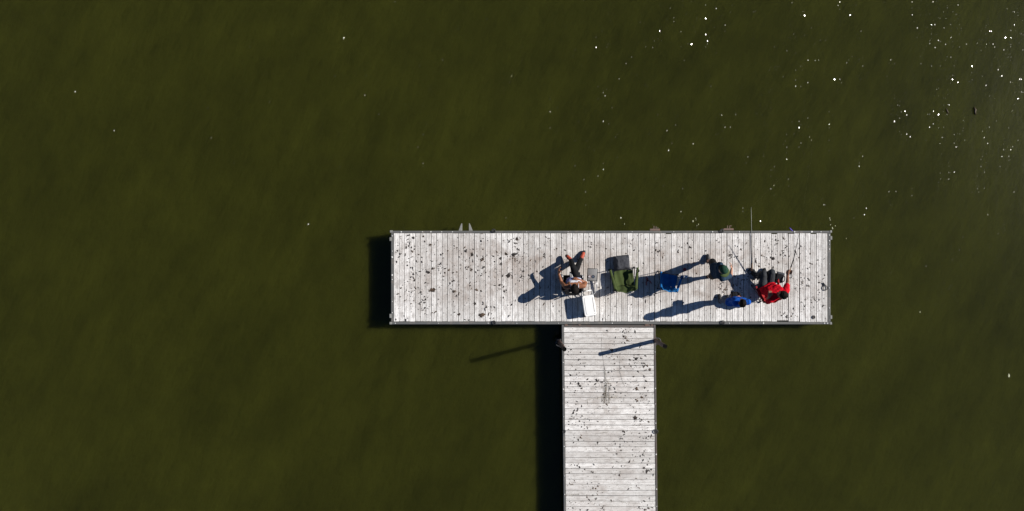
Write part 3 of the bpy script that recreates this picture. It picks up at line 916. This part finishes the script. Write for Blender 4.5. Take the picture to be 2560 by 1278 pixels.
MB().tube([(hw, 0.06, 0.30), (0.40, 0.10, 0.295)], 0.009, 7).build('tray_arm', M['alu'], tr, True)
MB().tube([(0.60, 0.10, 0.295), (0.615, -0.02, 0.27), (0.60, -0.16, 0.24), (0.53, -0.26, 0.21), (0.40, -0.30, 0.17), (hw, -d, 0.13)], 0.011, 7).build('brace_tube', M['alu'], dc, True)

# ------------------------------------------------------------------ grey bag beside the green chair
bt = thing('gear_bag', 'low slouching grey nylon bag in front of the green chair', 'bag', W(1553, 657), R(6))
m = MB()
def bagprof(z, a, b, cx, cy):
    return [(cx - a, cy - b, z), (cx + a, cy - b, z), (cx + a * 1.02, cy, z), (cx + a, cy + b, z), (cx - a, cy + b, z), (cx - a * 1.05, cy, z)]
rows = [bagprof(0.0, .185, .17, 0, 0), bagprof(0.04, .195, .18, 0, 0), bagprof(0.12, .185, .17, .0, 0), bagprof(0.18, .165, .15, .01, .0), bagprof(0.21, .12, .11, .015, .0)]
vs = [p for r_ in rows for p in r_]
fs = [(i * 6 + k_, i * 6 + (k_ + 1) % 6, (i + 1) * 6 + (k_ + 1) % 6, (i + 1) * 6 + k_) for i in range(4) for k_ in range(6)]
fs += [tuple(range(6)), tuple(range(24, 30))]
m.add(vs, fs)
b_ = m.remesh('shell', M['bag'], bt, 0.012, 3, 0.012, 8)
MB().tube([(-.13, -.13, .18), (-.10, -.02, .205), (-.10, .06, .205), (-.14, .13, .175)], 0.008, 6).build('zip', M['bag'], bt, True)
MB().tube([(-.03, -.06, .20), (-.035, -.05, .214), (-.035, .05, .214), (-.03, .06, .20)], 0.006, 7).build('handle', M['bag'], bt, True)
MB().box((.02, -.175, .075), (.24, .05, .11)).bevel('front_pocket', M['bagdark'], bt, 0.02, 3)

# ------------------------------------------------------------------ people
def basis(fwd, up):
    f = Vector(fwd).normalized(); u = Vector(up)
    r_ = f.cross(u).normalized(); u = r_.cross(f).normalized()
    return Matrix((r_, f, u)).transposed()      # columns: right, forward, up

def hand(m, wrist, direc, palm_n, side, curl=0.5, s=1.0):
    """palm, four bent fingers and a thumb leaving the side of the palm"""
    w_ = Vector(wrist); d_ = Vector(direc).normalized(); n_ = Vector(palm_n)
    n_ = (n_ - d_ * n_.dot(d_)).normalized()
    r_ = d_.cross(n_).normalized() * side
    pe = w_ + d_ * 0.085 * s
    for o_ in (-0.026, -0.009, 0.009, 0.026):
        m.cap(w_ + r_ * o_ * 0.6 * s + d_ * 0.01, 0.017 * s, pe + r_ * o_ * s, 0.0135 * s, 8)
    for o_, L in ((-0.029, 0.062), (-0.010, 0.078), (0.010, 0.083), (0.030, 0.074)):
        p0 = pe + r_ * o_ * s
        a1 = curl * 0.7
        d1 = (d_ * math.cos(a1) + n_ * math.sin(a1))
        p1 = p0 + d1 * L * 0.52 * s
        a2 = curl * 1.9
        d2 = (d_ * math.cos(a2) + n_ * math.sin(a2))
        p2 = p1 + d2 * L * 0.48 * s
        m.cap(p0, 0.0098 * s, p1, 0.0090 * s, 8); m.cap(p1, 0.0090 * s, p2, 0.0078 * s, 8)
    t0 = w_ + d_ * 0.022 * s + r_ * 0.030 * s
    t1 = t0 + (d_ * 0.6 + r_ * 0.7 + n_ * 0.35).normalized() * 0.042 * s
    t2 = t1 + (d_ * 0.9 + r_ * 0.15 + n_ * 0.5).normalized() * 0.034 * s
    m.cap(t0, 0.014 * s, t1, 0.0112 * s, 8); m.cap(t1, 0.0112 * s, t2, 0.0095 * s, 8)

def person(label, J, skin, top, bottoms, shoe, s=1.0, sleeve=0.55, short=False, hair='short', cap=None, belly=1.0, cat='person', tanktop=False, shoe2=None):
    V = {k_: Vector(v_) for k_, v_ in J.items() if k_ not in ('curl',)}
    base = V['base']
    t = thing('person', label, cat, base, 0.0, 'people on the dock')
    B = lambda v_: v_ - base
    for k_ in list(V):
        if not k_.endswith('_d'):
            V[k_] = B(V[k_])
    cur = J.get('curl', 0.6)
    hb_ = basis(V['face_d'], V['headup_d'])
    H = V['head']
    sh = (V['shl'] + V['shr']) / 2
    hp = (V['hpl'] + V['hpr']) / 2
    m = MB()
    # ---- head
    m.ell(H + hb_ @ Vector((0, -0.008, 0.025)) * s, (0.077 * s, 0.096 * s, 0.095 * s), hb_)
    m.ell(H + hb_ @ Vector((0, 0.022, -0.045)) * s, (0.057 * s, 0.066 * s, 0.075 * s), hb_)
    m.ell(H + hb_ @ Vector((0, 0.078, -0.098)) * s, (0.026 * s, 0.018 * s, 0.020 * s), hb_)
    m.cap(H + hb_ @ Vector((0, 0.088, 0.008)) * s, 0.010 * s, H + hb_ @ Vector((0, 0.108, -0.030)) * s, 0.0155 * s, 8)
    for e in (-1, 1):
        m.ell(H + hb_ @ Vector((e * 0.080, -0.008, -0.012)) * s, (0.012 * s, 0.022 * s, 0.034 * s), hb_, 10, 6)
        m.cap(H + hb_ @ Vector((e * 0.012, 0.086, 0.022)) * s, 0.010 * s, H + hb_ @ Vector((e * 0.048, 0.074, 0.024)) * s, 0.010 * s, 8)
    nk = sh + (H - sh) * 0.12
    m.cap(nk, 0.056 * s, H + hb_ @ Vector((0, -0.02, -0.07)) * s, 0.052 * s)
    # ---- trunk
    up = (sh - hp).normalized()
    axis = (V['shr'] - V['shl']).normalized()
    fw = up.cross(axis) * -1
    if fw.dot(V['front_d']) < 0: fw = -fw
    def trunk(m, e, upto=1.0):
        L = (sh - hp).length
        m.cap(V['shl'] * 0.86 + sh * 0.14, 0.056 * s + e, V['shr'] * 0.86 + sh * 0.14, 0.056 * s + e)
        for f_, hwid, r_, fo in ((0.80, 0.085, 0.098, 0.01), (0.62, 0.075, 0.100, 0.02 * belly), (0.42, 0.055, 0.100, 0.025 * belly), (0.22, 0.065, 0.102, 0.02 * belly), (0.05, 0.075, 0.100, 0.0)):
            c_ = hp + up * L * f_ + fw * fo
            wv = axis * hwid * s * (1 if belly < 1.2 else 1.15)
            m.cap(c_ - wv, r_ * s * (1 if f_ > .7 else .93 + .07 * belly) + e, c_ + wv, r_ * s * (1 if f_ > .7 else .93 + .07 * belly) + e)
    trunk(m, 0)
    # ---- arms and legs
    for q in 'lr':
        m.cap(V['sh' + q], 0.052 * s, V['el' + q], 0.040 * s)
        m.cap(V['el' + q], 0.041 * s, V['wr' + q], 0.027 * s)
        dr = V.get('hand%s_d' % q, (V['wr' + q] - V['el' + q]))
        hand(m, V['wr' + q], dr, V.get('palm%s_d' % q, Vector((0, 0, -1))), 1 if q == 'r' else -1, cur, s)
        m.cap(V['hp' + q], 0.088 * s, V['kn' + q], 0.058 * s)
        kn, an = V['kn' + q], V['an' + q]
        calf = kn.lerp(an, 0.35)
        m.cap(kn, 0.055 * s, calf, 0.054 * s); m.cap(calf, 0.054 * s, an, 0.036 * s)
        m.cap(an, 0.036 * s, V['to' + q], 0.030 * s)
    body = m.remesh('body', skin, t, 0.0075, 3)
    # ---- shirt
    m = MB()
    e = 0.014
    trunk(m, e)
    if not tanktop:
        for q in 'lr':
            end = V['sh' + q].lerp(V['el' + q], sleeve)
            m.cap(V['sh' + q], 0.062 * s + e, end, 0.056 * s + e * 0.8)
        m.remesh('shirt', top, t, 0.011, 3, 0.012, 10)
    else:
        mm = MB()
        L = (sh - hp).length
        for f_, hwid, r_, fo in ((0.72, 0.07, 0.100, 0.014), (0.55, 0.07, 0.104, 0.022), (0.38, 0.06, 0.106, 0.028), (0.2, 0.07, 0.108, 0.02), (0.06, 0.075, 0.105, 0.0)):
            c_ = hp + up * L * f_ + fw * fo
            mm.cap(c_ - axis * hwid * s, r_ * s + e * .6, c_ + axis * hwid * s, r_ * s + e * .6)
        for e_ in (-1, 1):
            a_ = sh + axis * e_ * 0.085 * s
            mm.tube([a_ + fw * 0.10 * s - up * 0.10, a_ + fw * 0.055 * s + up * 0.035, a_ + up * 0.066 * s, a_ - fw * 0.055 * s + up * 0.03, a_ - fw * 0.10 * s - up * 0.10], 0.0105, 8)
        mm.remesh('shirt', top, t, 0.010, 2, 0.007, 12)
    # ---- trousers
    m = MB()
    m.cap(V['hpl'], 0.098 * s, V['hpr'], 0.098 * s)
    m.cap(hp + up * 0.03 - axis * 0.07 * s, 0.105 * s, hp + up * 0.03 + axis * 0.07 * s, 0.105 * s)
    for q in 'lr':
        kn, an = V['kn' + q], V['an' + q]
        m.cap(V['hp' + q], 0.100 * s, kn.lerp(an, 0.18) if short else kn, 0.088 * s if short else 0.068 * s)
        if not short:
            m.cap(kn, 0.068 * s, an.lerp(kn, 0.12), 0.050 * s)
    m.remesh('shorts' if short else 'trousers', bottoms, t, 0.011, 3, 0.009, 10)
    # ---- shoes
    for q in 'lr':
        m = MB()
        an, to = V['an' + q], V['to' + q]
        d_ = (to - an); d_ = d_.normalized()
        m.cap(an - d_ * 0.03 * s - Vector((0, 0, 0.03)) * s, 0.044 * s, to, 0.040 * s)
        m.cap(an.lerp(to, 0.5), 0.046 * s, to - d_ * 0.02, 0.043 * s)
        m.cap(an + Vector((0, 0, 0.01)), 0.043 * s, an.lerp(to, 0.4), 0.044 * s)
        o_ = m.remesh('shoe', shoe, t, 0.009, 3)
        if shoe2:
            mm = MB(); mm.cap(an.lerp(to, 0.15) + Vector((0, 0, 0.010)), 0.046 * s, an.lerp(to, 0.80) + Vector((0, 0, 0.010)), 0.040 * s)
            mm.remesh('shoe_upper', shoe2, o_, 0.009, 2)
    # ---- hair / cap, eyes, mouth
    if hair:
        m = MB()
        if not cap: m.ell(H + hb_ @ Vector((0, -0.020, 0.040)) * s, (0.085 * s, 0.098 * s, 0.091 * s), hb_)
        m.ell(H + hb_ @ Vector((0, -0.048, -0.01)) * s, (0.076 * s, 0.066 * s, 0.085 * s), hb_)
        if hair == 'full':
            m.ell(H + hb_ @ Vector((0, -0.03, 0.03)) * s, (0.098 * s, 0.108 * s, 0.10 * s), hb_)
            m.cap(H + hb_ @ Vector((0, 0.03, 0.075)) * s, 0.05 * s, H + hb_ @ Vector((0, -0.04, 0.08)) * s, 0.055 * s)
        m.remesh('hair', M['hair'], t, 0.009, 2, 0.008, 26)
    if cap:
        m = MB()
        bx = basis(V['brim_d'], V['headup_d'])
        m.ell(H + bx @ Vector((0, -0.005, 0.045)) * s, (0.094 * s, 0.107 * s, 0.090 * s), bx)
        cp = m.remesh('cap', M['capgreen'], t, 0.009, 2)
        def brim(u, v):
            a_ = (u - 0.5) * 2.3
            r0 = 0.10 + 0.075 * v * max(0.0, math.cos(a_)) ** 0.6
            return tuple(H + bx @ Vector((math.sin(a_) * r0 * 0.92, math.cos(a_) * r0 + 0.004, 0.025 - 0.02 * v - 0.018 * (a_ / 1.1) ** 2)) * s)
        MB().slab(brim, 14, 4, 0.005).build('brim', M['capbrim'], cp, True)
        MB().ell(H + bx @ Vector((0, -0.005, 0.136)) * s, (0.010, 0.010, 0.006), bx, 8, 5).build('button', M['capgreen'], cp, True)
    for e_ in (-1, 1):
        MB().ell(H + hb_ @ Vector((e_ * 0.031, 0.084, 0.004)) * s, (0.013 * s, 0.009 * s, 0.008 * s), hb_, 10, 6).build('eye', M['eye'], t, True)
    MB().ell(H + hb_ @ Vector((0, 0.088, -0.064)) * s, (0.024 * s, 0.010 * s, 0.007 * s), hb_, 10, 6).build('mouth', M['lip'], t, True)
    return t

# seated person in the tank top, legs crossed
person('seated person in printed tank top with black leggings and orange shoes', dict(
    base=(1.48, -0.66, 0.0), face_d=(-0.08, 0.93, -0.35), headup_d=(0, 0.30, 0.95), front_d=(0, 1, 0),
    head=W(1436, 721, 0.83), shl=W(1413, 717, 0.65), shr=W(1460, 715, 0.65),
    ell=W(1404, 706, 0.42), wrl=W(1397, 684, 0.46), handl_d=(-0.05, 1, 0.25), palml_d=(1, 0, -0.3),
    elr=W(1464, 707, 0.47), wrr=W(1448, 700, 0.57), handr_d=(-0.9, 0.35, 0.1), palmr_d=(0, -0.6, -0.6),
    hpl=W(1424, 704, 0.30), hpr=W(1445, 704, 0.30),
    knl=W(1443, 669, 0.40), anl=W(1453, 647, 0.11), tol=W(1460, 630, 0.05),
    knr=W(1432, 667, 0.51), anr=W(1427, 650, 0.20), tor=W(1417, 640, 0.13), curl=0.5),
    M['skin_a'], M['tanktop'], M['blackwear'], M['shoeblack'], 1.08, hair='full', tanktop=True, shoe2=M['shoeorange'])

# standing person in the green cap
person('standing person in green cap, navy shirt and dark shorts', dict(
    base=W(1768, 669, 0), face_d=(0.55, -0.70, -0.45), headup_d=(0.25, -0.3, 0.9), front_d=(1, -0.15, 0), brim_d=(0.50, -0.85, -0.1),
    head=W(1808, 674, 1.47), shl=W(1800, 663, 1.25), shr=W(1806, 696, 1.23),
    ell=W(1799, 664, 1.00), wrl=W(1806, 674, 0.96), handl_d=(0.5, -0.6, 0.1), palml_d=(0, 0, -1),
    elr=W(1827, 689, 1.02), wrr=W(1829, 672, 1.06), handr_d=(-0.10, 1, 0.05), palmr_d=(-1, 0, -0.3),
    hpl=W(1786, 667, 0.78), hpr=W(1788, 686, 0.78),
    knl=W(1783, 656, 0.44), anl=W(1770, 652, 0.09), tol=W(1769, 639, 0.045),
    knr=W(1782, 690, 0.43), anr=W(1772, 692, 0.09), tor=W(1785, 690, 0.045), curl=0.5),
    M['skin_b'], M['navy'], M['blackwear'], M['shoeblack'], 1.04, sleeve=0.85, short=True, hair='short', cap=True)

# standing youngster in the blue T-shirt
bx, by = 5.27, -1.11
person('standing youngster in royal blue T-shirt holding a small black pouch', dict(
    base=(bx, by, 0), face_d=(-0.05, 0.9, -0.42), headup_d=(0, 0.35, 0.93), front_d=(0, 1, 0),
    head=W(1856, 757, 1.36), shl=W(1838, 757, 1.15), shr=W(1870, 756, 1.15),
    ell=W(1830, 754, 0.92), wrl=W(1829, 744, 0.86), handl_d=(0.35, 0.9, 0.0), palml_d=(0.6, 0, -0.6),
    elr=W(1862, 752, 0.90), wrr=W(1849, 743, 0.86), handr_d=(-0.5, 0.8, 0), palmr_d=(-0.6, 0, -0.6),
    hpl=(bx - 0.07, by, 0.73), hpr=(bx + 0.07, by, 0.73),
    knl=(bx - 0.08, by + 0.03, 0.40), anl=(bx - 0.09, by - 0.02, 0.085), tol=(bx - 0.10, by + 0.12, 0.04),
    knr=(bx + 0.08, by + 0.03, 0.40), anr=(bx + 0.08, by - 0.03, 0.085), tor=(bx + 0.10, by + 0.10, 0.04), curl=0.8),
    M['skin_c'], M['royal'], M['jeans'], M['shoeblack'], 0.96, sleeve=0.95, hair='short')
pt = thing('pouch', 'small black pouch held by the youngster in blue', 'pouch', W(1839, 735, 0.85))
MB().box((-0.03, 0, 0), (0.12, 0.10, 0.12)).remesh('shell', M['black_cloth'], pt, 0.01, 4, 0.012, 14)
MB().ell((0.075, -0.005, 0.01), (0.05, 0.045, 0.05)).remesh('side_pocket', M['black_cloth'], pt, 0.01, 3, 0.008, 14)

# seated person in the red shirt
person('seated person in red T-shirt holding a fishing rod', dict(
    base=(6.25, -0.80, 0.0), face_d=(-0.85, 0.45, -0.30), headup_d=(-0.1, 0.2, 0.95), front_d=(-0.3, 1, 0),
    head=W(1956, 737, 0.85), shl=W(1925, 750, 0.63), shr=W(1965, 727, 0.63),
    ell=W(1917, 756, 0.50), wrl=W(1923, 741, 0.72), handl_d=(0.15, 0.95, 0.15), palml_d=(0.2, 0.1, -1),
    elr=W(1969, 706, 0.52), wrr=W(1969, 688, 0.60), handr_d=(0.02, 1, 0.1), palmr_d=(0.9, 0, -0.35),
    hpl=(6.15, -0.80, 0.29), hpr=(6.33, -0.76, 0.29),
    knl=W(1909, 683, 0.45), anl=(6.07, -0.50, 0.09), tol=(6.01, -0.38, 0.05),
    knr=W(1930, 680, 0.45), anr=(6.30, -0.48, 0.09), tor=(6.29, -0.35, 0.05), curl=1.15),
    M['skin_c'], M['red'], M['greywear'], M['shoeblack'], 1.12, sleeve=0.55, hair='short', belly=1.35)

# small black box bag beside the seated fisher
kb = thing('tackle_bag', 'small black tackle bag with grey flap beside the red-shirted person', 'bag', W(1940, 695, 0), R(-14))
MB().box((0, 0, 0.12), (0.19, 0.22, 0.24)).bevel('shell', M['black_cloth'], kb, 0.03, 3)
MB().slab(lambda u, v: ((u - .5) * 0.19, 0.10 + 0.05 * v, 0.245 - 0.07 * v * v), 6, 4, 0.01).build('flap', M['bag'], kb, True)
MB().tube([(0.09, -0.08, 0.23), (0.10, -0.04, 0.29), (0.10, 0.04, 0.29), (0.09, 0.08, 0.23)], 0.012, 7).build('handle', M['blacktube'], kb, True)

# ------------------------------------------------------------------ fishing rods
def rod(label, pts, pale, reel_side, ring_at=None, line_to=None):
    pts = [Vector(p) for p in pts]
    base = Vector((pts[0].x, pts[0].y, pts[0].z))
    t = thing('fishing_rod', label, 'fishing rod', base, 0, 'fishing rods')
    P = [p - base for p in pts]
    d_ = (P[1] - P[0]).normalized()
    MB().tube([P[0], P[0] + d_ * 0.32], [0.011, 0.010], 10).build('handle', M['cork'], t, True)
    n_ = len(P)
    if pale:
        k_ = pale
        a = P[1].lerp(P[2], k_)
        MB().tube([P[0] + d_ * 0.30, P[1], a], [0.008, 0.007, 0.006], 9).build('blank', M['rod'], t, True)
        MB().tube([a, P[2]], [0.0050, 0.003], 8).build('tip_section', M['rodpale'], t, True)
    else:
        MB().tube([P[0] + d_ * 0.30, P[1], P[2]], [0.013, 0.010, 0.004], 9).build('blank', M['rod'], t, True)
    sd = Vector(reel_side)
    c_ = P[0] + d_ * 0.16 + sd * 0.07
    rl = MB().tube([c_ - d_ * 0.04, c_ - d_ * 0.02, c_ + d_ * 0.03, c_ + d_ * 0.045], [0.026, 0.034, 0.030, 0.036], 14).build('reel', M['reel'], t, True)
    MB().tube([P[0] + d_ * 0.16, c_], 0.008, 6).build('reel_foot', M['reel'], rl)
    MB().tube([c_, c_ + d_.cross(sd) * 0.06, c_ + d_.cross(sd) * 0.06 + sd * 0.05], 0.006, 6).build('crank', M['blacktube'], rl)
    for f_ in (0.1, 0.4, 0.7, 0.98):
        g = P[1].lerp(P[2], f_)
        MB().ring(g - sd * 0.012, 0.011, 0.0025, 10, 5, basis(d_, (0, 0, 1)) @ Matrix.Rotation(R(90), 3, 'X')).build('guide', M['blacktube'], t)
    if line_to is not None:
        MB().tube([P[2], Vector(line_to) - base], 0.0005, 4).build('line', M['line'], t)
    return t
h2 = W(1972, 682, 0.60)
rod('fishing rod held out over the dock edge by the red-shirted person', [h2 + Vector((0.0, -0.14, -0.10)), h2 + Vector((0.07, 0.35, 0.13)), W(1999, 578, 1.0)], None, (0.85, 0.1, -0.45), line_to=W(2030, 380, -0.5))
rod('fishing rod with pale tip propped beside the red chair pointing across the rail', [W(1880.5, 690, 0.014), W(1880, 640, 0.014), W(1878, 518, 0.030)], 0.44, (-0.5, 0.0, 0.5), line_to=W(1957, 440, -0.5))
rp = thing('rod_holder', 'black rod stand clamped at the left of the red chair', 'rod holder', W(1884, 690, 0))
MB().tube([(0, 0, 0), (-0.02, -0.02, 0.40)], 0.014, 8).build('post', M['blacktube'], rp, True)
MB().tube([(-0.02, -0.08, 0.34), (-0.02, 0.05, 0.43)], 0.024, 10).build('cradle', M['black'], rp, True)
for a_ in (0.4, 2.5, 4.6):
    MB().tube([(0, 0, 0.05), (0.11 * math.cos(a_), 0.11 * math.sin(a_), 0.008)], 0.009, 6).build('foot', M['blacktube'], rp, True)

# ------------------------------------------------------------------ small things on the deck
def loop(name, label, x, y, r, rad, z=0.02, mat='rope', tail=None, cat='rope'):
    t = thing(name, label, cat, W(x, y, 0))
    MB().ring((0, 0, z), r, rad, 22, 7, Matrix.Rotation(random.uniform(-.05, .05), 3, 'X') @ Matrix.Diagonal((1, 1.2, 1))).build('coil', M[mat], t, True)
    if tail:
        MB().tube([(0, r * 1.1, z), (tail[0] * 0.4, r * 1.2 + tail[1] * .5, z), (tail[0], r * 1.1 + tail[1], z)], rad * 1.6, 7).build('knot', M['iron'], t, True)
loop('rope_loop', 'small grey rope loop near the right end of the platform', 2062, 720, 0.05, 0.009, tail=(-0.05, 0.07))
loop('rope_loop', 'dark coiled ring of rope near the bottom right corner of the platform', 2034, 793, 0.028, 0.012, 0.013)
loop('thin_hoop', 'thin black wire hoop beside the propped fishing rod', 1874, 680, 0.046, 0.006, 0.012, 'iron', cat='hoop')
loop('thin_hoop', 'thin dark ring beside the black tackle bag', 1976, 690, 0.045, 0.005, 0.012, 'iron', cat='hoop')  # thin near-black ring lying flat on the deck
# bottle lying in the shadow
bo = thing('water_bottle', 'clear plastic water bottle standing in the capped person\'s shadow', 'bottle', W(1713, 691, 0))
MB().tube([(0, 0, 0.001), (0, 0, 0.006), (0, 0, 0.15), (0, 0, 0.185), (0, 0, 0.205)], [0.028, 0.032, 0.032, 0.014, 0.012], 18).build('body', M['bottle'], bo, True)
MB().tube([(0, 0, 0.06), (0, 0, 0.12)], 0.0335, 18).build('label', M['paleblue'], bo, True)
MB().tube([(0, 0, 0.206), (0, 0, 0.222)], 0.0145, 14).build('cap', M['white'], bo, True)
# dark red pliers-like tool between the two empty chairs
rt = thing('hand_tool', 'dark red hand tool lying between the green and blue chairs', 'tool', W(1619, 702, 0), R(20))
for sg in (-1, 1):
    MB().tube([(sg * 0.012, 0.0, 0.014), (sg * 0.05, -0.03, 0.014), (sg * 0.065, -0.10, 0.014)], [0.010, 0.012, 0.009], 7).build('handle', M['redthing'], rt, True)
    MB().tube([(sg * 0.006, 0.0, 0.014), (sg * 0.022, 0.05, 0.014), (sg * 0.006, 0.10, 0.014)], [0.011, 0.012, 0.006], 7).build('jaw', M['redthing'], rt, True)
MB().tube([(0, 0, 0.004), (0, 0, 0.03)], 0.013, 10).build('pivot', M['iron'], rt)
rs = thing('bait_tub', 'small dark red bait tub next to the water bottle', 'tub', W(1711, 674, 0))
MB().tube([(0, 0, 0.001), (0, 0, 0.035)], [0.034, 0.04], 16).build('bowl', M['redthing'], rs)
MB().tube([(0, 0, 0.036), (0, 0, 0.042)], 0.043, 16).build('lid', M['redthing'], rs)
rb = thing('ribbon', 'tiny purple ribbon snagged on the far rail near the right end', 'ribbon', W(1976, 573, 0.0))
M['purple'] = simple('purple_ribbon', (0.10, 0.06, 0.42), 0.7)
MB().slab(lambda u, v: (-0.03 + 0.07 * u, 0.03 - 0.06 * u + 0.025 * (v - .5), 0.01 + 0.012 * math.sin(u * 5)), 6, 2, 0.004).build('strip', M['purple'], rb, True)
MB().ell((0.04, -0.035, 0.012), (0.016, 0.014, 0.01), None, 8, 5).build('knot', M['purple'], rb, True)
# phone in the lap of the seated person, red cup on her tray arm
ph = thing('phone', 'white phone lying in the lap of the tank-top person', 'phone', W(1428, 690, 0.455), R(20))
MB().box((0, 0, 0), (0.065, 0.12, 0.012)).bevel('case', M['white'], ph, 0.005, 2)
MB().box((0, 0, 0.0075), (0.055, 0.10, 0.002)).build('screen', M['tray'], ph)
cu = thing('soda_can', 'small red can on the edge of the grey side tray', 'can', W(1472, 691, 0.309))
MB().tube([(0, 0, 0), (0, 0, 0.006), (0, 0, 0.10), (0, 0, 0.112)], [0.024, 0.03, 0.03, 0.025], 16).build('body', M['redthing'], cu, True)
MB().tube([(0, 0, 0.1125), (0, 0, 0.115)], 0.024, 16).build('lid', M['alu'], cu)

# ------------------------------------------------------------------ twigs afloat and pale flecks on the water
def twig(label, pts, r):
    ps = [W(x, y, WZ + 0.012) for x, y in pts]
    t = tag(MB().tube([p - ps[0] for p in ps], [r * k_ for k_ in (0.6, 1.0, 0.9, 0.5)][:len(ps)], 7).build('floating_twig', M['twig'], None, True), label, 'twig', 'twigs afloat')
    t.location = ps[0]
twig('short straight twig afloat near the upper right corner', [(2365, 271), (2367, 276), (2369, 280), (2372, 285)], 0.017)
twig('thicker crooked twig afloat near the upper right corner', [(2435, 268), (2438, 275), (2437, 281), (2439, 287)], 0.03)
m = MB()  # small pale low mounds set just above the water surface
for (x, y_, r_) in ((1732, 553, .03), (1739, 546, .02), (1740, 550, .014), (1742, 564, .018), (1746, 561, .02), (2074, 545, .022), (2075, 550, .02), (2076, 562, .02), (2081, 571, .03), (2088, 565, .018), (2522, 939, .045), (2300, 780, .025), (2116, 596, .02)):
    c_ = W(x, y_, WZ)
    n_ = 7
    ring_ = [(c_.x + r_ * random.uniform(.5, 1.2) * math.cos(6.28 * i / n_) * .6, c_.y + r_ * random.uniform(.5, 1.3) * math.sin(6.28 * i / n_), WZ + 0.003) for i in range(n_)]
    m.add(ring_ + [(c_.x, c_.y, WZ + 0.012)], [(i, (i + 1) % n_, n_) for i in range(n_)])
tag(m.build('water_flecks', M['fleck']), 'pale flecks on the water, mostly by the dock edge', 'flecks', kind='stuff')
